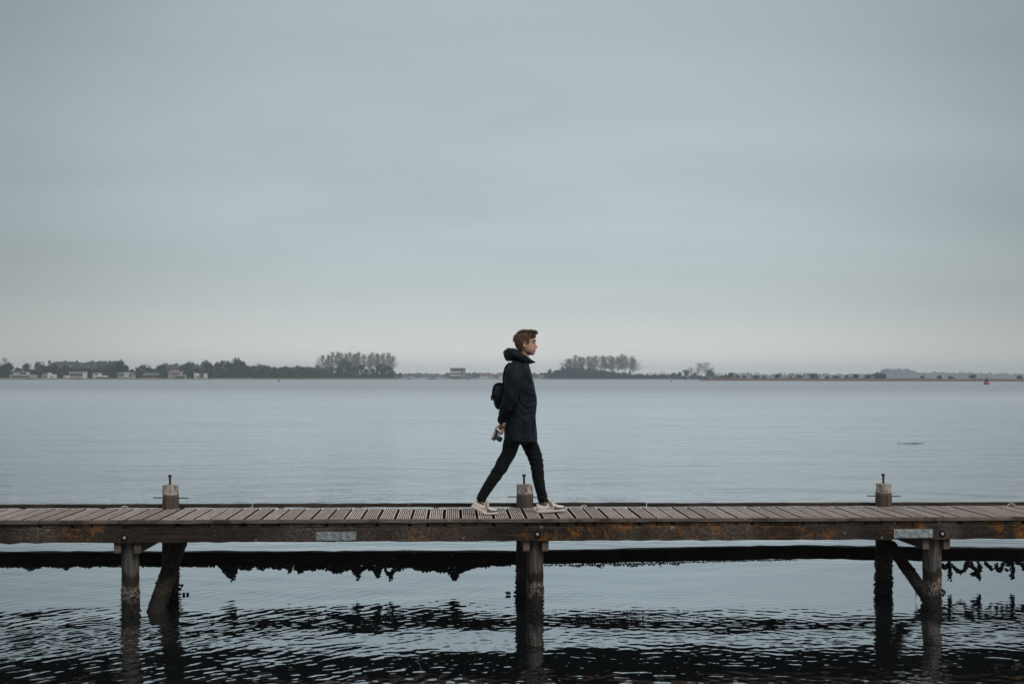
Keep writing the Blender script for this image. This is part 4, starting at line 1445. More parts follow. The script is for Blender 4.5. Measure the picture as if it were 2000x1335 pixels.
# ---- buoys
M_RED = simple('red_paint', (0.30, 0.045, 0.025), 0.55, 0.3, 0, 0.2, 3.0)
M_NAVY = simple('navy_paint', (0.02, 0.03, 0.075), 0.6, 0.3, 0, 0.2, 3.0)
M_GREEN = simple('green_paint', (0.02, 0.08, 0.065), 0.6, 0.3, 0, 0.2, 3.0)


def buoy(px, Y, w, label, body, top, mastm=True):
    b = at(px, HORIZON, Y)
    o = thing('navigation_buoy', label, 'buoy', (b[0], Y, 0), 'navigation buoys')
    a = np.linspace(0, 2 * math.pi, 16, endpoint=False)
    rings = [np.stack([q * w * np.cos(a), q * w * np.sin(a), np.full(16, z * w)], 1) for q, z in ((0.46, -0.3), (0.5, 0.05), (0.5, 0.22), (0.42, 0.34), (0.24, 0.55))]
    v, f = loft(rings); build('float_body', v, f, body, o, True)
    mb = MB()
    for k in range(4):
        t = k * math.pi / 2 + 0.4
        mb.add(*tube([(0.22 * w * math.cos(t), 0.22 * w * math.sin(t), 0.5 * w), (0.1 * w * math.cos(t), 0.1 * w * math.sin(t), 1.0 * w)], 0.035 * w, 5))
    mb.build('tower_frame', top, o)
    rings = [np.stack([q * w * np.cos(a), q * w * np.sin(a), np.full(16, z * w)], 1) for q, z in ((0.30, 0.60), (0.38, 0.68), (0.34, 0.86), (0.16, 1.0))]
    v, f = loft(rings); build('radar_reflector', v, f, top, o)
    if mastm:
        mb = MB(); mb.add(*tube([(0, 0, 0.98 * w), (0, 0, 1.62 * w)], 0.03 * w, 5)); mb.add(*tube([(0, 0, 1.62 * w), (0, 0, 1.75 * w)], [0.075 * w, 0.06 * w], 8)); mb.build('lantern_mast', top, o)


buoy(1927, 440, 2.15, 'large red and navy buoy near the right edge of the picture', M_RED, M_NAVY)
buoy(544.5, 620, 1.15, 'small red buoy off the green field on the left', M_RED, M_RED)
buoy(1311, 640, 0.85, 'tiny dark green buoy off the right far shore', M_GREEN, M_GREEN, False)

# ---- drifting weed and its branch on the open water
g_ = np.random.default_rng(77)
Y = 40.0
mb = MB()
for k in range(7):
    x0_ = 1748 + g_.uniform(0, 40); x1_ = x0_ + g_.uniform(10, 24)
    A = at(x0_, HORIZON, Y + g_.uniform(-.06, .06)); B = at(min(x1_, 1808), HORIZON, Y + g_.uniform(-.06, .06))
    A[2] = 0.005; B[2] = 0.015
    Mid = (A + B) / 2; Mid[2] = 0.012 + g_.uniform(0, 0.012)
    mb.add(*tube(smooth_path([A, Mid, B], 8), [0.003, 0.006, 0.008, 0.009, 0.009, 0.007, 0.005, 0.002], 6))
o = mb.build('driftwood', M_WEED)
tag(o, 'thin dark driftwood floating on the open water at the right', 'driftwood')

# ================================================================== haze
v, f = box(-4250, 4250, -560, 4650, -1.0, 48.0)
hz = build('haze', v, f, [])
hz['kind'] = 'stuff'
hz['label'] = 'pale grey haze over the lake'
t = NT('haze_air')
t.t.nodes.remove(t.b)
pv = t.n('ShaderNodeVolumePrincipled')
pv.inputs['Color'].default_value = (0.82, 0.92, 1.0, 1)
pv.inputs['Density'].default_value = 0.00025
pv.inputs['Anisotropy'].default_value = 0.55
t.l(pv.outputs[0], t.t.nodes['Material Output'].inputs['Volume'])
hz.data.materials.append(t.m)

# ================================================================== the man
YP = 11.64
PM = YP / F_PX                      # metres for one photo pixel at the man


def pp(px, py, d=0.0):
    return at(px, py, YP + d)


def mat_cloth(name, a, b, rough=0.75, sheen=0.15, wrinkle=0.5, wscale=9.0, stretch=(1, 1, 0.5)):
    t = NT(name)
    co = t.coord('World')
    weave = t.noise(co, 420.0, 2, 0.5)
    fold = t.noise(t.coord('World', stretch, (0.2, 0.5, 0)), wscale, 4, 0.5, 0.8)
    t.color(t.mix(t.step(fold, 0.3, 0.7), a, b))
    t.set(rough, 0.14)
    t.b.inputs['Sheen Weight'].default_value = sheen
    t.b.inputs['Sheen Roughness'].default_value = 0.4
    t.bump(t.math('ADD', t.math('MULTIPLY', fold, 1.0), t.math('MULTIPLY', weave, 0.04)), wrinkle, 0.03)
    return t.m


M_JACKET = mat_cloth('navy_parka', (0.0046, 0.0074, 0.0115), (0.0085, 0.0130, 0.0190), 0.66, 0.0, 0.6, 11.0)
M_JDARK = mat_cloth('parka_trim', (0.003, 0.004, 0.005), (0.005, 0.006, 0.008), 0.75, 0.0, 0.4)
M_TROUS = mat_cloth('black_trousers', (0.0040, 0.0042, 0.0052), (0.0070, 0.0072, 0.0090), 0.8, 0.0, 0.7, 16.0, (1, 1, 1.6))
M_BAG = mat_cloth('black_bag_cloth', (0.0060, 0.0060, 0.0066), (0.011, 0.011, 0.012), 0.75, 0.0, 0.3)


def mat_skin():
    t = NT('skin')
    co = t.coord('World')
    n1 = t.noise(co, 26.0, 4, 0.6)
    c = t.mix(t.step(n1, 0.3, 0.7), (0.54, 0.315, 0.24), (0.64, 0.40, 0.315))
    # ruddier nose, cheek and ear; chin shadow and stubble painted under the jaw
    pos = t.n('ShaderNodeNewGeometry').outputs['Position']
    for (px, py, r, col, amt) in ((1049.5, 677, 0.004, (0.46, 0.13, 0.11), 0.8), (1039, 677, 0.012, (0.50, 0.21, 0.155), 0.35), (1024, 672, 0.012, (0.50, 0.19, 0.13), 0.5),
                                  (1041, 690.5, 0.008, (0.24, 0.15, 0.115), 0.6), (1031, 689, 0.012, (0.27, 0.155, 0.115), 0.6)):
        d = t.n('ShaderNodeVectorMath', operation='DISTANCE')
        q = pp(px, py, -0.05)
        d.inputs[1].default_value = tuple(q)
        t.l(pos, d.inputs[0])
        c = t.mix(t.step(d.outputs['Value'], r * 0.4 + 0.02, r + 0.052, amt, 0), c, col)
    t.color(c); t.set(0.52, 0.35)
    t.b.inputs['Subsurface Weight'].default_value = 0.08
    t.b.inputs['Subsurface Scale'].default_value = 0.01
    t.bump(n1, 0.12, 0.006)
    return t.m


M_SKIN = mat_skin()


def mat_hair():
    t = NT('brown_hair')
    info = t.noise(t.coord('World', (1, 1, 1)), 70.0, 3, 0.6)
    t.color(t.mix(t.step(info, 0.3, 0.7), (0.042, 0.020, 0.012), (0.235, 0.122, 0.070)))
    t.set(0.45, 0.45)
    return t.m


M_HAIR = mat_hair()
M_DKHAIR = simple('dark_brow', (0.022, 0.014, 0.010), 0.7, 0.2, 0, 0.2, 60)
M_LIP = simple('lip', (0.30, 0.105, 0.085), 0.5, 0.4, 0, 0.15, 60)
M_EYE = simple('eye', (0.30, 0.28, 0.26), 0.2, 0.5, 0, 0.1, 60)
M_IRIS = simple('iris', (0.02, 0.017, 0.014), 0.15, 0.5, 0, 0.1, 60)

base = pp(1012, 1002, 0.0)
person = thing('person', 'man in dark hooded parka striding right along the jetty, hands behind back', 'person', (0, 0, 0))

# ---------------------------------------------------------------- body: one fused surface
HEAD = [  # py, front px, back px, half width m, nose bump px
    (693.2, 1041.0, 1036.0, 0.016, 0), (692.0, 1043.2, 1031.0, 0.034, 0), (690.0, 1044.4, 1026.5, 0.047, 0), (687.6, 1044.3, 1021.5, 0.056, 0), (685.8, 1045.0, 1018.5, 0.061, 0.4),
    (684.6, 1044.7, 1017.0, 0.063, 0.2), (683.2, 1045.4, 1015.5, 0.065, 0.6), (681.2, 1045.4, 1013.5, 0.067, 0.5), (679.6, 1045.5, 1012.0, 0.069, 1.6), (678.4, 1045.4, 1011.0, 0.070, 5.0),
    (677.0, 1045.0, 1010.0, 0.071, 5.6), (674.5, 1044.6, 1009.0, 0.073, 4.4), (672.0, 1044.2, 1008.2, 0.074, 3.2), (669.5, 1043.8, 1007.5, 0.0745, 2.2), (667.8, 1044.3, 1007.0, 0.075, 1.4),
    (665.8, 1046.0, 1006.6, 0.076, 0.5), (663.5, 1046.2, 1006.3, 0.077, 0), (659.0, 1045.6, 1006.3, 0.077, 0), (654.5, 1043.6, 1007.0, 0.075, 0), (650.5, 1039.5, 1010.0, 0.067, 0), (648.0, 1034.5, 1014.5, 0.052, 0), (646.6, 1029.0, 1019.0, 0.028, 0)]


def head_ring(py, fr, bk, hw, nose, n=40, grow=0.0):
    c = pp((fr + bk) / 2, py)
    hx = (fr - bk) / 2 * PM + grow
    hw = hw + grow
    a = np.linspace(0, 2 * math.pi, n, endpoint=False)
    ca, sa = np.cos(a), np.sin(a)
    x = hx * np.sign(ca) * np.abs(ca) ** 0.86
    narrow = 1 - 0.20 * np.clip(ca, 0, 1) ** 1.5
    y = hw * np.sign(sa) * np.abs(sa) ** 0.86 * narrow
    ang = np.minimum(a, 2 * math.pi - a)
    x = x + nose * PM * np.exp(-(ang / 0.20) ** 2)
    return np.stack([c[0] + x, c[1] + y, np.full(n, c[2])], 1)


def interp_rows(tab, n):
    tab = np.asarray(tab, float)
    return smooth_path(tab, n)


bm_ = MB()
hr = interp_rows(HEAD, 60)
bm_.add(*loft([head_ring(*r) for r in hr]))
bm_.add(*tube([pp(1020.5, 679), pp(1022.6, 688), pp(1024, 697), pp(1022, 708)], [0.054, 0.052, 0.047, 0.048], 20))
# trunk
rings = []
a = np.linspace(0, 2 * math.pi, 28, endpoint=False)
for py, x0_, x1_, hw in ((848, 1000, 1036, 0.12), (838, 995, 1038, 0.14), (815, 994, 1038, 0.14), (775, 994, 1038, 0.15), (740, 994, 1032, 0.165), (722, 1000, 1028, 0.15), (712, 1012, 1028, 0.07)):
    c = pp((x0_ + x1_) / 2, py)
    rings.append(np.stack([c[0] + (x1_ - x0_) / 2 * PM * np.cos(a), c[1] + hw * np.sin(a), np.full(28, c[2])], 1))
bm_.add(*loft(rings))
R_LEG = [(1000, 858, -0.085, 15.5), (999, 866, -0.085, 16.2), (993.5, 885, -0.09, 14.0), (982.0, 906, -0.095, 13.2), (970, 925, -0.10, 12.0), (957.5, 943, -0.105, 10.9), (946, 961, -0.11, 9.8), (940, 972, -0.11, 9.3), (938.5, 979, -0.11, 9.6)]
L_LEG = [(1032, 858, 0.085, 15.5), (1034, 866, 0.085, 15.8), (1040.5, 881, 0.085, 15.2), (1045.5, 896, 0.08, 14.2), (1048.6, 911, 0.075, 12.9), (1051.7, 936, 0.07, 11.6), (1056.5, 958, 0.06, 10.0), (1060.0, 971, 0.06, 10.0), (1061.5, 980, 0.06, 10.4)]
for leg in (R_LEG, L_LEG):
    bm_.add(*tube([pp(x, y, d) for x, y, d, r in leg], [r * PM * 0.8 for *_, r in leg], 16))
R_ARM = [(1009, 713, -0.12, 11.5), (1006.5, 721, -0.185, 15.5), (1004.5, 736, -0.215, 18.0), (1001.0, 755, -0.225, 16.8), (996.0, 775, -0.220, 14.8), (988.0, 797, -0.185, 12.3), (983.0, 813, -0.135, 10.0), (981.2, 824, -0.10, 9.2)]
L_ARM = [(1009, 713, 0.12, 11.5), (1006.5, 721, 0.185, 15.5), (1004.5, 736, 0.215, 17.0), (1001.0, 755, 0.225, 15.0), (997.0, 775, 0.215, 13.5), (992.0, 797, 0.17, 11.5), (989.0, 811, 0.10, 9.5), (988.0, 820, 0.045, 8.5)]
for arm in (R_ARM, L_ARM):
    bm_.add(*tube([pp(x, y, d) for x, y, d, r in arm], [r * PM * 0.62 for *_, r in arm], 14))


def digit(pts, r0, r1):
    P = smooth_path([pp(*q) for q in pts], 14)
    bm_.add(*tube(P, np.linspace(r0, r1, 14), 9))
    bm_.add(*sphere(P[-1], r1, 8, 6))


# right hand: wrist, palm, four fingers round the camera grip, thumb
bm_.add(*tube([pp(981.2, 822, -0.10), pp(981, 829, -0.095), pp(980.5, 834, -0.09), pp(979.5, 839.5, -0.085)], [0.027, 0.030, 0.036, 0.028], 14, 0.62))
digit([(981.5, 838, -0.115), (979.5, 844.0, -0.115), (973.5, 845.8, -0.105), (968.5, 842.5, -0.095)], 0.0105, 0.0080)
digit([(982.0, 837, -0.098), (981.0, 845.2, -0.096), (975.0, 847.2, -0.088), (969.0, 844.0, -0.080)], 0.0110, 0.0082)
digit([(981.5, 837, -0.080), (980.5, 844.6, -0.078), (975.0, 846.8, -0.070), (970.0, 843.5, -0.064)], 0.0105, 0.0080)
digit([(980.5, 836, -0.062), (979.5, 842.5, -0.058), (975.0, 844.5, -0.054), (971.0, 842.0, -0.050)], 0.0095, 0.0072)
digit([(979.0, 829.5, -0.112), (974.0, 831.5, -0.122), (969.5, 835.0, -0.120), (967.8, 838.5, -0.112)], 0.0125, 0.0088)
# left hand: laid over the right wrist from behind, fingers curling round to the near side
bm_.add(*tube([pp(988, 819, 0.045), pp(987.0, 824, 0.01), pp(986.2, 827, -0.03), pp(986, 829, -0.055)], [0.026, 0.028, 0.034, 0.028], 14, 0.6))
digit([(988.0, 824.0, -0.050), (989.0, 823.0, -0.095), (987.0, 822.6, -0.135), (983.5, 823.6, -0.140)], 0.0100, 0.0078)
digit([(987.5, 827.0, -0.050), (988.4, 826.4, -0.095), (986.3, 826.0, -0.138), (982.6, 827.0, -0.142)], 0.0105, 0.0080)
digit([(986.8, 830.0, -0.050), (987.2, 829.8, -0.090), (985.3, 829.4, -0.132), (981.8, 830.2, -0.138)], 0.0100, 0.0078)
digit([(985.8, 832.5, -0.045), (986.0, 832.6, -0.082), (984.3, 832.4, -0.122), (981.6, 832.8, -0.128)], 0.0090, 0.0070)
digit([(985.0, 822.5, 0.000), (981.0, 822.5, -0.020), (977.5, 826.0, -0.045), (976.5, 830.0, -0.060)], 0.0120, 0.0085)
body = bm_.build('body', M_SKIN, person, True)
md = body.modifiers.new('fuse', 'REMESH'); md.mode = 'VOXEL'; md.voxel_size = 0.0032; md.use_smooth_shade = True
md = body.modifiers.new('soft', 'SMOOTH'); md.factor = 0.4; md.iterations = 1

# ---------------------------------------------------------------- ear, eye, brow, mouth
for sgn in (-1, 1):
    mb = MB()
    c0 = pp(1024.6, 672.6, 0.0)
    rows = []
    n = 18
    aa = np.linspace(0, 2 * math.pi, n, endpoint=False)
    # outer rim, ridge, hollow
    for q, out in ((0.80, 0.066), (1.0, 0.083), (0.92, 0.091), (0.70, 0.084), (0.35, 0.079), (0.05, 0.079)):
        ex = 4.1 * PM * q * np.cos(aa) * (1 - 0.18 * np.sin(aa)) - 0.7 * PM * np.sin(aa) * 1.0
        ez = 6.1 * PM * q * np.sin(aa)
        tilt = (ex > 0) * -0.004
        rows.append(np.stack([c0[0] + ex, np.full(n, YP) + sgn * (out + tilt), c0[2] + ez], 1))
    v, f = loft(rows)
    if sgn > 0:
        f = [tuple(reversed(q)) for q in f]
    build('ear', v, f, M_SKIN, person, True)
    e = pp(1042.6, 669.0, sgn * 0.033)
    v, f = sphere(e, (0.0125, 0.012, 0.0115), 14, 10)
    eye = build('eye', v, f, M_EYE, person, True)
    v, f = sphere(e + np.array([0.0075, 0, 0.0]), (0.0065, 0.0065, 0.0065), 10, 8)
    build('iris', v, f, M_IRIS, eye, True)
    mb = MB()
    P = smooth_path([pp(1046.4, 665.8, sgn * 0.016), pp(1045.2, 664.6, sgn * 0.036), pp(1042.6, 664.8, sgn * 0.052), pp(1040.6, 666.0, sgn * 0.060)], 10)
    mb.add(*tube(P, np.linspace(0.0042, 0.0022, 10), 6)); mb.build('eyebrow', M_DKHAIR, person, True)
    mb = MB()
    P = smooth_path([pp(1044.4, 667.6, sgn * 0.020), pp(1043.6, 667.2, sgn * 0.038), pp(1041.0, 668.4, sgn * 0.050)], 8)
    mb.add(*tube(P, 0.0030, 6)); mb.build('eyelid', M_SKIN, person, True)
mb = MB()
P = smooth_path([pp(1040.6, 685.2, -0.036), pp(1043.8, 684.7, -0.023), pp(1045.6, 684.5, 0.0), pp(1043.8, 684.7, 0.023), pp(1040.6, 685.2, 0.036)], 16)
mb.add(*tube(P + [0, 0, 0.0030], 0.0040, 6)); mb.add(*tube(P - [0, 0, 0.0042], 0.0045, 6))
mouth = mb.build('mouth', M_LIP, person, True)
mb = MB(); mb.add(*tube(P + [0.0012, 0, -0.0006], 0.0020, 6)); mb.build('lip_line', M_DKHAIR, mouth, True)
mb = MB()
for sgn in (-1, 1):
    mb.add(*sphere(pp(1047.6, 679.3, sgn * 0.008), (0.006, 0.005, 0.0028), 8, 6))
mb.build('nostril', M_DKHAIR, person, True)

# ---------------------------------------------------------------- hair
HAIR = [  # py, front, back, half width
    (684.0, 1021.0, 1015.8, 0.055), (681.5, 1021.0, 1012.5, 0.066), (677.5, 1020.6, 1009.0, 0.076), (673.0, 1020.8, 1006.8, 0.0805), (669.5, 1023.0, 1005.6, 0.083), (667.0, 1031.0, 1005.0, 0.0845),
    (663.0, 1035.5, 1004.8, 0.086), (659.0, 1039.0, 1005.0, 0.087), (655.5, 1043.5, 1005.6, 0.086), (652.0, 1046.0, 1007.2, 0.083), (649.0, 1045.5, 1010.0, 0.075), (646.8, 1042.0, 1014.0, 0.060), (645.3, 1036.0, 1020.0, 0.035)]
hh_ = interp_rows(HAIR, 36)
a = np.linspace(0, 2 * math.pi, 44, endpoint=False)


def hair_point(i, ang, out=0.0):
    py, fr, bk, hw = hh_[i]
    c = pp((fr + bk) / 2, py)
    hx = (fr - bk) / 2 * PM
    ca, sa = math.cos(ang), math.sin(ang)
    x = hx * np.sign(ca) * abs(ca) ** 0.72
    y = hw * np.sign(sa) * abs(sa) ** 0.72 * (1 - 0.10 * max(0, ca))
    nrm = np.array([ca, sa, 0.0 if i < 26 else 0.8]); nrm /= np.linalg.norm(nrm)
    return np.array([c[0] + x, c[1] + y, c[2]]) + nrm * out


rings = []
for i in range(36):
    wob = 0.0022 * np.sin(9 * a + i * 0.7) + 0.0015 * np.sin(17 * a - i)
    rings.append(np.array([hair_point(i, t_a, w_ - 0.0035) for t_a, w_ in zip(a, wob)]))
mb = MB()
mb.add(*loft(rings))
g = np.random.default_rng(21)
for _ in range(3600):
    i = int(g.integers(1, 36)); ang = g.uniform(0, 2 * math.pi)
    p = hair_point(i, ang, -0.001)
    ca, sa = math.cos(ang), math.sin(ang)
    if i > 26:                                   # top: combed forward and up in waves
        d = np.array([0.7, g.normal() * 0.25, 0.30 * g.random()])
        ln = g.uniform(0.018, 0.034)
    elif i > 16:
        d = np.array([-0.45 if ca < 0.3 else 0.15, 0.10 * sa, -0.65])
        ln = g.uniform(0.018, 0.034)
    else:
        d = np.array([0.25, 0.0, -0.9]); ln = g.uniform(0.010, 0.022)
    if i < 15 and ca > 0.5:
        ln *= 0.4
    d = d + g.normal(size=3) * (0.20 if i > 26 else 0.12)
    d /= np.linalg.norm(d)
    n_ = np.array([ca, sa, 0.4 if i > 24 else 0.05]); n_ /= np.linalg.norm(n_)
    lift = g.uniform(0.001, 0.0075) if i > 26 else g.uniform(0.0, 0.0030)
    P = [p, p + d * ln * 0.5 + n_ * lift, p + d * ln + n_ * lift * 0.4]
    mb.add(*tube(P, [0.0015, 0.0013, 0.0004], 3, cap=False))
# quiff and the curl over the forehead
for _ in range(300):
    s = g.normal() * 0.022
    x0_ = g.uniform(1030, 1043); y0_ = 648 + g.uniform(-1.5, 3)
    P = smooth_path([pp(x0_, y0_, s), pp(x0_ + g.uniform(2, 4), 646.2 + g.normal() * 0.6, s), pp(1046 + g.normal() * 1.0, 647.6 + g.normal() * 1.2, s * 1.1), pp(1047.6 + g.normal() * 1.0, 651.0 + g.normal() * 1.3, s * 1.1)], 8)
    mb.add(*tube(P, np.linspace(0.0016, 0.0006, 8), 3, cap=False))
for _ in range(24):
    s = -0.02 + g.normal() * 0.008; r_ = 2.3 + g.normal() * 0.35
    P = np.array([pp(1045.0 + r_ * math.cos(t_a), 647.2 - r_ * math.sin(t_a), s) for t_a in np.linspace(-0.6, 3.2, 10)])
    mb.add(*tube(P, np.linspace(0.0016, 0.0009, 10), 3, cap=False))
# sideburn in front of the ear
for sgn in (-1, 1):
    for _ in range(60):
        x0_ = g.uniform(1028.5, 1034); y0_ = g.uniform(662, 667)
        P = [pp(x0_, y0_, sgn * 0.0805), pp(x0_ - 0.3 + g.normal() * 0.3, y0_ + 3, sgn * 0.0795), pp(x0_ - 0.6, min(671.5, y0_ + g.uniform(4, 6)), sgn * 0.0765)]
        mb.add(*tube(P, [0.0026, 0.0022, 0.0006], 3, cap=False))
mb.build('hair', M_HAIR, person, True)

# ---------------------------------------------------------------- parka
TORSO = [  # py, back px, front px, half width m
    (860.0, 985.2, 1049.6, 0.232), (857.0, 984.8, 1049.4, 0.232), (845.0, 984.6, 1048.6, 0.228), (830.0, 984.6, 1047.4, 0.222), (815.0, 984.6, 1046.4, 0.215), (800.0, 984.6, 1047.6, 0.208), (787.0, 985.0, 1048.3, 0.206),
    (775.0, 985.0, 1047.8, 0.208), (760.0, 985.0, 1045.0, 0.212), (745.0, 985.6, 1042.0, 0.215), (732.0, 986.4, 1038.6, 0.214), (722.0, 988.4, 1036.2, 0.205), (714.5, 991.5, 1034.0, 0.182), (709.0, 996.0, 1033.5, 0.135), (704.5, 1003.0, 1033.0, 0.085), (700.0, 1010.0, 1033.5, 0.070)]
tr_ = interp_rows(TORSO, 92)
NSEG = 96
a = np.linspace(0, 2 * math.pi, NSEG, endpoint=False)


def fold_field(z, ang, seed=0):
    """Soft wrinkles: drapes below the waist, diagonal creases round the elbow and pocket."""
    w = 0.0045 * np.sin(5 * ang + 1.3 + 2.2 * z) * np.clip((1.55 - z) / 0.4, 0.2, 1.0)
    w += 0.0030 * np.sin(9 * ang - 14 * z + 0.6)
    w += 0.0028 * np.sin(23 * z + 3 * ang + 1.0 * np.sin(4 * ang))
    w += 0.0018 * np.sin(41 * z - 6 * ang)
    return w


CREASES = [  # photo line on the near side, height m, half width px
    (1014, 770, 1028, 792, 0.010, 2.6), (1026, 793, 1043, 788, 0.012, 2.4), (1008, 786, 1024, 806, 0.008, 2.6), (1024, 762, 1044, 774, 0.009, 3.0), (1020, 752, 1042, 762, 0.006, 3.0),
    (1004, 800, 1030, 826, 0.007, 3.2), (1014, 812, 1044, 806, -0.007, 2.8), (1036, 796, 1042, 824, 0.007, 2.4), (992, 835, 1004, 858, 0.008, 4.0), (1010, 832, 1016, 858, -0.008, 4.0),
    (1027, 826, 1030, 858, 0.010, 4.5), (1038, 836, 1040, 858, -0.006, 3.0), (1026, 722, 1036, 746, 0.006, 3.0), (1020, 735, 1034, 750, -0.005, 3.0)]


def crease_field(px, py, near):
    w = np.zeros_like(px)
    for x0_, y0_, x1_, y1_, h, s in CREASES:
        L2 = (x1_ - x0_) ** 2 + (y1_ - y0_) ** 2
        t = np.clip(((px - x0_) * (x1_ - x0_) + (py - y0_) * (y1_ - y0_)) / L2, 0, 1)
        dd = np.hypot(px - x0_ - t * (x1_ - x0_), py - y0_ - t * (y1_ - y0_))
        w += 1.4 * h * np.exp(-(dd / s) ** 2) * np.sin(math.pi * (0.12 + 0.76 * t)) ** 0.6
    return w


def torso_ring(py, bk, fr, hw, out=0.0, fold=1.0):
    c = pp((fr + bk) / 2, py)
    hx = (fr - bk) / 2 * PM
    ca, sa = np.cos(a), np.sin(a)
    x = hx * np.sign(ca) * np.abs(ca) ** 0.80
    y = hw * np.sign(sa) * np.abs(sa) ** 0.80
    w = fold_field(c[2], a) * fold * np.clip(np.abs(sa) * 1.6, 0.25, 1) + out
    w = w + crease_field((fr + bk) / 2 + x / PM, py, True) * np.clip(np.abs(sa) * 1.5, 0, 1) * fold
    return np.stack([c[0] + x + ca * w, c[1] + y + sa * w, np.full(NSEG, c[2]) + 0.0], 1)


rings = [torso_ring(*r) for r in tr_]
inner = [torso_ring(r[0], r[1] + 1.2, r[2] - 1.2, r[3] - 0.008, -0.002) for r in tr_[:14]]
v, f = loft(list(reversed(inner)) + rings, True, True)
parka = build('parka', v, f, M_JACKET, person, True)


def sleeve(arm, name):
    tab = interp_rows(arm, 46)
    path = np.array([pp(x, y, d) for x, y, d, r in tab])
    fr = frames(path)
    aa = np.linspace(0, 2 * math.pi, 36, endpoint=False)
    g = np.random.default_rng(8)
    rings = []
    for k, (p, (e1, e2)) in enumerate(zip(path, fr)):
        s = k / 45
        r = tab[k][3] * PM
        el = math.exp(-((s - 0.58) / 0.20) ** 2)
        w = (0.0058 * el + 0.0016) * np.sin(44 * s + 3.2 * np.cos(aa - 0.6) + 2.5 * math.sin(8 * s)) + 0.003 * np.sin(2 * aa + 7 * s)
        w += 0.0022 * np.sin(29 * s - 3 * aa)
        rr = r + w
        rings.append(p + np.cos(aa)[:, None] * rr[:, None] * e1 + np.sin(aa)[:, None] * (rr * 0.92)[:, None] * e2)
    # turned-in cuff
    rings.append(path[-1] + (rings[-1] - path[-1]) * 0.86)
    rings.append(path[-4] + (rings[-1] - path[-1]) * 0.92)
    v, f = loft(rings, True, False)
    return build(name, v, f, M_JACKET, person, True)


sleeve(R_ARM, 'sleeve')
sleeve(L_ARM, 'sleeve')

# hood lying on the shoulders: a thick roll, deep at the back, thin at the collar
HOOD = [  # angle (0 back, 1 front), centre px, centre py, lateral m, half thickness px, half height px, twist
    (0.00, 997.5, 692.0, 0.000, 14.6, 12.5), (0.12, 999.0, 692.3, 0.070, 14.0, 12.2), (0.26, 1004.5, 693.0, 0.112, 12.5, 10.6), (0.42, 1012.5, 694.6, 0.128, 10.0, 8.2),
    (0.58, 1020.0, 698.2, 0.118, 7.8, 6.6), (0.72, 1026.5, 701.6, 0.092, 6.2, 5.6), (0.86, 1032.0, 704.4, 0.055, 4.6, 4.8), (1.00, 1034.5, 705.6, 0.000, 4.0, 4.6)]
HT = np.array(HOOD)
full = np.vstack([HT * [1, 1, 1, -1, 1, 1], HT[-2:0:-1]])
loop = []
N_ = 72
cl = np.vstack([full, full[:1]])
par = np.linspace(0, len(cl) - 1, N_ + 1)[:-1]
idx = np.arange(len(cl))
cx_ = np.stack([np.interp(par, idx, cl[:, j]) for j in range(1, 6)], 1)
for _ in range(3):                                        # round off the loop
    cx_ = (np.roll(cx_, 1, 0) + 2 * cx_ + np.roll(cx_, -1, 0)) / 4
cen = np.array([pp(q[0], q[1], q[2]) for q in cx_])
tan = np.roll(cen, -1, 0) - np.roll(cen, 1, 0)
aa = np.linspace(0, 2 * math.pi, 26, endpoint=False)
rows = []
for k in range(N_):
    t3 = tan[k] / np.linalg.norm(tan[k])
    up = np.array([0, 0, 1.0]); up -= t3 * up.dot(t3); up /= np.linalg.norm(up)
    side = np.cross(t3, up)
    rt, rh = cx_[k][3] * PM, cx_[k][4] * PM
    back = rt / (14 * PM)
    # lateral thickness stays that of cloth rolls even where the roll is deep
    wv = 0.0035 * np.sin(5 * aa + k * 0.55) + 0.0028 * np.sin(3 * aa - k * 0.9)
    sq = 0.80
    ca, sa = np.cos(aa), np.sin(aa)
    pr = np.sign(ca) * np.abs(ca) ** sq; qr = np.sign(sa) * np.abs(sa) ** sq
    rows.append(cen[k] + (rt + wv)[:, None] * pr[:, None] * side + (rh + wv)[:, None] * qr[:, None] * up + np.array([0, 0, -0.010]) * back * (pr[:, None] * 0.0))
rows.append(rows[0])
v, f = loft(rows, False, False)
build('hood', v, f, M_JACKET, person, True)

# stand collar flap jutting forward under the chin
for sgn in (-1, 1):
    P = [pp(1027, 700.5, sgn * 0.060), pp(1034.5, 700.8, sgn * 0.050), pp(1039.0, 702.6, sgn * 0.035), pp(1046.8, 706.6, sgn * 0.022), pp(1037.0, 709.6, sgn * 0.030), pp(1031.0, 708.5, sgn * 0.055)]
    Q = [q + np.array([-0.003, -sgn * 0.012, -0.004]) for q in P]
    n = len(P)
    v = P + Q
    f = [tuple(range(n)), tuple(range(2 * n - 1, n - 1, -1))] + [(i, n + i, n + (i + 1) % n, (i + 1) % n) for i in range(n)]
    build('collar_flap', v, f, M_JDARK, person)


def on_torso(py, px, out=0.004):
    """Point of the near side of the parka at photo position (px, py)."""
    k = np.argmin(np.abs(tr_[:, 0] - py))
    bk, fr, hw = tr_[k][1], tr_[k][2], tr_[k][3]
    c = (px - (bk + fr) / 2) / ((fr - bk) / 2)
    c = max(-0.995, min(0.995, c))
    ca = np.sign(c) * abs(c) ** (1 / 0.80)
    sa = math.sqrt(max(0, 1 - ca * ca))
    d = -(hw * sa ** 0.80 + out + 0.004)
    return pp(px, py, d)


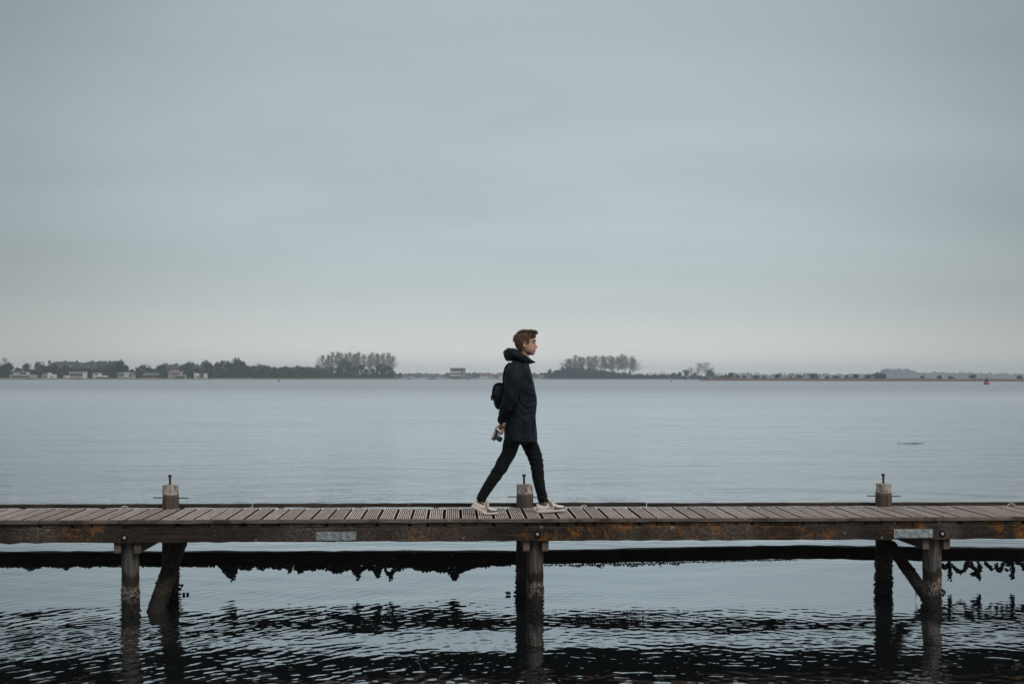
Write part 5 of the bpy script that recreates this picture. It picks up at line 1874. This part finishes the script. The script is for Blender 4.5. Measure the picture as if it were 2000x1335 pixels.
# front placket, pocket flap and hem seam
def strip_on(pts, width_px, name, mat, out=0.003, thick=0.005):
    mb = MB()
    P = smooth_path(pts, 20)
    top, bot = [], []
    for x, y in P:
        top.append(on_torso(y, x - width_px / 2, out)); bot.append(on_torso(y, x + width_px / 2, out))
    v, f = [], []
    for q, r in zip(top, bot):
        nrm = np.array([0, thick, 0])
        v += [q, r, r + nrm, q + nrm]
    n = len(top)
    for i in range(n - 1):
        b0, b1 = i * 4, (i + 1) * 4
        for j in range(4):
            f.append((b0 + j, b1 + j, b1 + (j + 1) % 4, b0 + (j + 1) % 4))
    f += [(0, 1, 2, 3), (4 * n - 1, 4 * n - 2, 4 * n - 3, 4 * n - 4)]
    build(name, v, f, mat, person, True)


strip_on([(1031.5, 712), (1037.5, 740), (1042.6, 770), (1043.2, 800), (1042.0, 820), (1043.6, 845), (1044.8, 858)], 2.2, 'zip_placket', M_JDARK, 0.004)
# pocket flap: slanting panel with its lower edge standing off
def pocket():
    outl = [(1014, 770), (1028, 775), (1042, 783), (1040.5, 791), (1033, 793.5), (1026, 792), (1018, 786.5)]
    v = [on_torso(y, x, 0.003) for x, y in outl] + [on_torso(y, x, 0.010 if y > 784 else 0.006) for x, y in outl]
    n = len(outl)
    f = [tuple(range(n - 1, -1, -1)), tuple(range(n, 2 * n))] + [(i, (i + 1) % n, n + (i + 1) % n, n + i) for i in range(n)]
    build('pocket_flap', v, f, M_JACKET, person)


pocket()
# ---------------------------------------------------------------- trousers
def trouser(leg, seed):
    tab = interp_rows(leg, 64)
    path = np.array([pp(x, y, d) for x, y, d, r in tab])
    fr = frames(path)
    aa = np.linspace(0, 2 * math.pi, 36, endpoint=False)
    rings = []
    for k, (p, (e1, e2)) in enumerate(zip(path, fr)):
        s = k / 63
        r = tab[k][3] * PM
        knee = math.exp(-((s - 0.42) / 0.12) ** 2); ank = math.exp(-((s - 0.96) / 0.09) ** 2)
        w = (0.0034 * knee + 0.0055 * ank + 0.0009) * np.sin(58 * s + 2.6 * np.sin(aa + seed) + 3.0 * math.sin(9 * s + seed)) + 0.0022 * np.sin(3 * aa + 6 * s + seed)
        rr = r + w
        rings.append(p + np.cos(aa)[:, None] * rr[:, None] * e1 + np.sin(aa)[:, None] * (rr * 0.95)[:, None] * e2)
    rings.append(path[-1] + (rings[-1] - path[-1]) * 0.8)
    v, f = loft(rings, True, True)
    return v, f


mb = MB()
mb.add(*trouser(R_LEG, 0.4)); mb.add(*trouser(L_LEG, 2.0))
mb.add(*sphere(pp(1016, 851, 0), (29 * PM, 0.165, 0.085), 24, 14))
mb.build('trousers', M_TROUS, person, True)

# ---------------------------------------------------------------- shoes
M_UPPER = simple('cream_suede', (0.68, 0.60, 0.55), 0.8, 0.2, 0, 0.10, 30, 0.15, 'World')
M_SOLE = simple('pale_rubber', (0.62, 0.53, 0.48), 0.7, 0.3, 0, 0.08, 30, 0, 'World')
M_TOE = simple('grey_suede', (0.115, 0.118, 0.112), 0.85, 0.2, 0, 0.15, 40, 0.1, 'World')
M_STRIPE = simple('dark_red_stripe', (0.115, 0.030, 0.028), 0.7, 0.2, 0, 0.1, 40)
M_LACE = simple('white_lace', (0.60, 0.58, 0.54), 0.8, 0.2, 0, 0.05, 40)
M_SOCK = simple('dark_lining', (0.05, 0.055, 0.055), 0.9, 0.1, 0, 0.1, 40)
S_ = [0, 1.5, 5, 10, 15, 20, 24, 28, 33, 38, 43, 48, 52, 55, 57.2]
TOPH = [13, 20.5, 21.5, 17.5, 17.0, 20.5, 25.0, 24.0, 19.5, 16.0, 13.4, 12.0, 10.6, 9.2, 6.8]
HW = [0.018, 0.027, 0.033, 0.035, 0.035, 0.036, 0.037, 0.039, 0.042, 0.045, 0.047, 0.045, 0.039, 0.029, 0.010]


def make_shoe(ox, oy, ang, bend, d0, label, bend_at=33.0):
    """ox, oy: photo place of the sole under the heel (unbent), ang: pitch of the sole, bend: heel lift about the ball."""
    root = bpy.data.objects.new('shoe', None); COL.objects.link(root); root.parent = person
    root['label'] = label

    def place(s, h, y):
        toe = max(0.0, s - 40) ** 1.6 * 0.024
        h = h + toe
        if s < bend_at:
            soft = min(1.0, (bend_at - s) / 12.0)
            th = bend * (0.35 + 0.65 * soft)
            ds, dh = s - bend_at, h
            s2 = bend_at + ds * math.cos(th) + dh * math.sin(th)
            h2 = -ds * math.sin(th) + dh * math.cos(th)
            s, h = s2, h2
        X = ox + s * math.cos(ang) - h * math.sin(ang)
        Yp = oy - s * math.sin(ang) - h * math.cos(ang)
        return pp(X, Yp, d0 + y)

    n = 26
    sole_r, up_r = [], []
    ss = np.linspace(0, 57.2, 40)
    th_sole = lambda s: float(np.interp(s, [0, 20, 40, 57], [6.3, 5.6, 4.6, 3.8]))
    for s in ss:
        hw = float(np.interp(s, S_, HW)) + 0.003
        t = th_sole(s)
        ring = []
        for y, h in ((-hw * 0.94, 0), (-hw, 0.9), (-hw, t * 0.55), (-hw * 0.97, t), (0, t), (hw * 0.97, t), (hw, t * 0.55), (hw, 0.9), (hw * 0.94, 0), (0, 0)):
            ring.append(place(s - (0.8 if s < 1 else 0), h, y))
        sole_r.append(np.array(ring))
    v, f = loft(sole_r); build('sole', v, f, M_SOLE, root, True)

    def up_pt(s, b, out=0.0):
        """b from 0 near side bottom to 1 far side bottom."""
        hw = float(np.interp(s, S_, HW)); tp = float(np.interp(s, S_, TOPH)); t = th_sole(s) - 1.0
        th = math.pi * b
        sn = max(0.0, math.sin(th))
        y = -math.cos(th) * hw * (1 - 0.34 * sn ** 3) * (abs(math.cos(th)) ** -0.25 if abs(math.cos(th)) > 0.02 else 1)
        y = max(-hw, min(hw, y))
        h = t + (tp - t) * sn ** 0.62
        ln = math.hypot(math.cos(th), sn)
        return place(s, h + out / PM * sn, y - math.cos(th) * out)

    rings = [np.array([up_pt(s, b) for b in np.linspace(0, 1, 21)]) for s in ss]
    v, f = loft(rings); build('upper', v, f, M_UPPER, root, True)

    def patch(name, poly_fn, mat, sides=(0, 1), out=0.0016, ns=12, nb=5):
        """poly_fn(u) -> (s0, b0, s1, b1): a ribbon from one border to the other."""
        for side in sides:
            rows = []
            for u in np.linspace(0, 1, ns):
                s0, b0, s1, b1 = poly_fn(u)
                row = []
                for w in np.linspace(0, 1, nb):
                    s = s0 + (s1 - s0) * w; b = b0 + (b1 - b0) * w
                    row.append(up_pt(s, b if side == 0 else 1 - b, out))
                rows.append(row)
            v = np.array(rows).reshape(-1, 3)
            f = [(i * nb + j, i * nb + j + 1, (i + 1) * nb + j + 1, (i + 1) * nb + j) for i in range(ns - 1) for j in range(nb - 1)]
            build(name, v, f, mat, root, True)

    # grey toe guard wrapping the front
    def toe(u):
        s = 34 + 23 * u
        return (s, 0.0, s, float(np.interp(u, [0, 0.12, 0.35, 0.8, 1], [0.03, 0.20, 0.12, 0.14, 0.5])))
    patch('toe_guard', toe, M_TOE, out=0.0018)
    patch('heel_collar', lambda u: (1.2 + 8 * u, 0.33, 1.5 + 8 * u, 0.50), M_TOE, out=0.0020)
    # long stripe sweeping from the collar to the midfoot, and two short bars
    patch('side_stripe', lambda u: (7 + 14 * u, 0.30 - 0.17 * u, 9.0 + 13.0 * u, 0.40 - 0.22 * u), M_STRIPE, out=0.0032)
    patch('side_stripe', lambda u: (21.5 + 6.5 * u, 0.26 - 0.21 * u, 24.6 + 6.0 * u, 0.27 - 0.22 * u), M_STRIPE, out=0.0032)
    patch('side_stripe', lambda u: (26.6 + 5.5 * u, 0.26 - 0.18 * u, 29.4 + 5.0 * u, 0.27 - 0.19 * u), M_STRIPE, out=0.0032)
    # laces and tongue
    for k in range(5):
        s = 26.5 + 3.3 * k
        mbl = MB()
        P = [up_pt(s + 0.8 * math.sin(b * 9), b, 0.0035) for b in np.linspace(0.27, 0.73, 9)]
        mbl.add(*tube(P, 0.0042, 6)); mbl.build('lace', M_LACE, root, True)
    mbl = MB()
    for sg in (-1, 1):
        P = [place(27.5, 23.5, 0), place(29.5, 26.0, sg * 0.012), place(32.5, 24.5, sg * 0.026), place(31.5, 21.5, sg * 0.022), place(28.5, 22.8, sg * 0.004)]
        mbl.add(*tube(smooth_path(P, 14), 0.0026, 5))
    mbl.build('lace_bow', M_LACE, root, True)
    mbl = MB()
    P = [place(30, 17, 0), place(26.5, 23, 0), place(24.0, 27.2, 0)]
    mbl.add(*tube(smooth_path(P, 8), 0.020, 10, 0.28)); mbl.build('tongue', M_UPPER, root, True)
    return root


make_shoe(1048.2, 1002.0, R(3.6), 0.0, 0.06, 'cream and grey running shoe, front foot set down heel first')
make_shoe(916.8, 1005.2, R(0.5), R(26), -0.11, 'cream and grey running shoe, rear foot with lifted heel', 34.0)

# ================================================================== shoulder bag
bag = thing('backpack', 'small black shoulder bag hanging behind the man above his elbow', 'bag', (0, 0, 0))
BAG = [  # py, back px, front px, half width m
    (799.2, 972.5, 977.0, 0.050), (796.5, 969.0, 980.5, 0.085), (790.0, 965.6, 984.0, 0.112), (780.0, 962.8, 986.0, 0.122), (770.0, 962.0, 987.0, 0.125), (760.0, 962.6, 987.5, 0.125), (754.0, 965.0, 988.0, 0.120), (750.0, 968.0, 988.0, 0.108), (747.6, 973.5, 987.5, 0.080)]
bt = interp_rows(BAG, 30)
a = np.linspace(0, 2 * math.pi, 40, endpoint=False)
rings = []
for k, (py, bk, fr, hw) in enumerate(bt):
    c = pp((bk + fr) / 2, py, -0.03)
    hx = (fr - bk) / 2 * PM
    ca, sa = np.cos(a), np.sin(a)
    w = 0.002 * np.sin(4 * a + k * 0.5)
    rings.append(np.stack([c[0] + (hx + w) * np.sign(ca) * np.abs(ca) ** 0.6, c[1] + (hw + w) * np.sign(sa) * np.abs(sa) ** 0.6, np.full(40, c[2])], 1))
v, f = loft(rings)
bb = build('bag_body', v, f, M_BAG, bag, True)
# flap over the top and back, buckles, side strap
mb = MB()
P0 = [pp(987, 748.5, 0), pp(975.5, 746.6, 0), pp(967.0, 749.5, 0), pp(962.6, 757, 0), pp(961.0, 768, 0), pp(961.2, 775.5, 0)]
Q = smooth_path(P0, 16)
vv, ff = [], []
for q in Q:
    for y in (-0.150, -0.135, 0.075, 0.09):
        vv.append([q[0], YP + y, q[2]])
for q in Q:
    for y in (-0.150, -0.135, 0.075, 0.09):
        vv.append([q[0] + 0.006, YP + y, q[2] - 0.006])
n4 = len(Q) * 4
for i in range(len(Q) - 1):
    for j in range(3):
        q_ = (i * 4 + j, i * 4 + j + 1, (i + 1) * 4 + j + 1, (i + 1) * 4 + j)
        ff.append(q_); ff.append(tuple(n4 + t for t in reversed(q_)))
    for j in (0, 3):
        ff.append((i * 4 + j, (i + 1) * 4 + j, n4 + (i + 1) * 4 + j, n4 + i * 4 + j))
e0 = (len(Q) - 1) * 4
ff += [(e0, e0 + 1, n4 + e0 + 1, n4 + e0), (e0 + 1, e0 + 2, n4 + e0 + 2, n4 + e0 + 1), (e0 + 2, e0 + 3, n4 + e0 + 3, n4 + e0 + 2)]
build('flap', vv, ff, M_BAG, bag, True)
M_BAGP = mat_cloth('grey_bag_panel', (0.022, 0.022, 0.023), (0.034, 0.034, 0.035), 0.7, 0.0, 0.3)
outl = [(970.5, 753), (980.0, 750.5), (983.5, 752), (981.5, 764), (975.0, 771), (966.5, 773), (965.0, 766), (967.0, 757)]
v = [pp(x, y, -0.1585) for x, y in outl] + [pp(x, y, -0.1515) for x, y in outl]
n = len(outl)
build('side_panel', v, [tuple(range(n - 1, -1, -1)), tuple(range(n, 2 * n))] + [(i, (i + 1) % n, n + (i + 1) % n, n + i) for i in range(n)], M_BAGP, bag)
mb = MB(); mb.add(*tube(smooth_path([pp(975.5, 749.5, -0.152), pp(978.0, 756, -0.162), pp(975.5, 765, -0.162), pp(969.5, 772.5, -0.160), pp(966, 781, -0.156), pp(969, 791, -0.142)], 20), 0.0035, 6)); mb.build('zip', M_RUST, bag, True)
for y in (-0.11, 0.05):
    mb = MB(); c = pp(961.0, 774, 0)
    mb.add(*box(c[0] - 0.010, c[0] + 0.004, YP + y - 0.012, YP + y + 0.012, c[2] - 0.035, c[2] + 0.012)); mb.build('buckle', M_RUST, bag)
mb = MB()
mb.add(*tube(smooth_path([pp(984, 748, -0.11), pp(983.6, 738, -0.10), pp(985.0, 727, -0.095), pp(988.5, 716, -0.09), pp(996, 708, -0.09)], 16), 0.011, 8, 0.3))
mb.build('shoulder_strap', M_BAG, bag, True)
mb = MB()
mb.add(*tube(smooth_path([pp(980.5, 768, -0.155), pp(975.5, 772.5, -0.160), pp(972.0, 779, -0.158)], 8), 0.007, 6, 0.5)); mb.build('side_strap', M_SOCK, bag, True)

# ================================================================== photo camera
M_SILVER = simple('silver_plate', (0.46, 0.45, 0.44), 0.4, 0.5, 0.35, 0.05, 40)
M_BLACKP = simple('black_leatherette', (0.014, 0.014, 0.015), 0.6, 0.4, 0, 0.3, 90, 0.2)
M_LENSG = simple('front_glass', (0.006, 0.007, 0.009), 0.06, 0.7, 0, 0.1, 10)
camera_thing = thing('photo_camera', 'silver and black camera with short lens held behind the man', 'camera', (0, 0, 0))
# local axes seen in the photo: u along the body (down-left), w along the lens (right-down), y away
u_ = np.array([-8.2, 21.5]) / np.hypot(8.2, 21.5)
w_ = np.array([21.5, 8.2]) / np.hypot(8.2, 21.5)
O_ = np.array([966.4, 836.5])
DC = -0.075


def cp(u, w, y):
    q = O_ + u_ * u + w_ * w
    return pp(q[0], q[1], DC + y)


def cbox(u0, u1, w0, w1, y0, y1, name, mat, par, b=0.6):
    prof = [(u0 + b, w0), (u1 - b, w0), (u1, w0 + b), (u1, w1 - b), (u1 - b, w1), (u0 + b, w1), (u0, w1 - b), (u0, w0 + b)]
    r0 = [cp(u, w, y0) for u, w in prof]; r1 = [cp(u, w, y1) for u, w in prof]
    v, f = loft([np.array(r0), np.array(r1)])
    return build(name, v, [tuple(reversed(q)) for q in f], mat, par)


cbox(0, 23.2, 0.4, 3.6, -0.040, 0.026, 'top_plate', M_SILVER, camera_thing)
bd = cbox(0.3, 22.8, 3.62, 8.8, -0.036, 0.024, 'body_shell', M_BLACKP, camera_thing, 0.9)
cbox(1.5, 6.0, 8.82, 12.2, -0.028, 0.020, 'hand_grip', M_BLACKP, camera_thing, 1.2)
cbox(17.5, 20.5, 0.6, 3.0, -0.0435, -0.0402, 'dial', M_BLACKP, camera_thing)


def lens_ring(parts, mat, name):
    aa = np.linspace(0, 2 * math.pi, 28, endpoint=False)
    rings = []
    # axis tips slightly toward the viewer
    for w, r in parts:
        cu = 14.2 + 0.18 * (w - 8)
        c = cp(cu, w, -0.006 - 0.0026 * (w - 8))
        U = (cp(cu + 1, w, 0) - cp(cu, w, 0)) / PM
        ax = cp(cu + 0.18, w + 1, -0.0026) - cp(cu, w, 0); ax /= np.linalg.norm(ax)
        U = U - ax * U.dot(ax); U /= np.linalg.norm(U)
        V = np.cross(ax, U)
        rings.append(c + r * PM * (np.cos(aa)[:, None] * U + np.sin(aa)[:, None] * V))
    v, f = loft(rings)
    return build(name, v, f, mat, camera_thing, False)


lens_ring([(8.8, 4.8), (10.5, 4.8), (10.8, 4.4), (12.5, 4.4), (12.8, 5.1), (15.8, 5.1), (16.0, 4.9), (19.0, 5.0), (19.3, 4.7), (18.6, 4.2)], M_BLACKP, 'lens_barrel')
lens_ring([(18.5, 4.2), (18.75, 4.0), (18.95, 2.5)], M_LENSG, 'front_lens')
lens_ring([(12.52, 4.75), (12.9, 5.16), (13.1, 5.16), (13.3, 4.9)], M_SILVER, 'lens_ring')
mb = MB()
P = smooth_path([cp(0.5, 1.8, -0.040), cp(-3.5, 3.0, -0.050), cp(-8.5, 7.5, -0.055), cp(-10.5, 11.5, -0.045), cp(-7.0, 13.5, -0.035), cp(-1.5, 9.0, -0.030)], 24)
mb.add(*tube(P, 0.0045, 6, 0.5)); mb.build('wrist_strap', M_BLACKP, camera_thing, True)
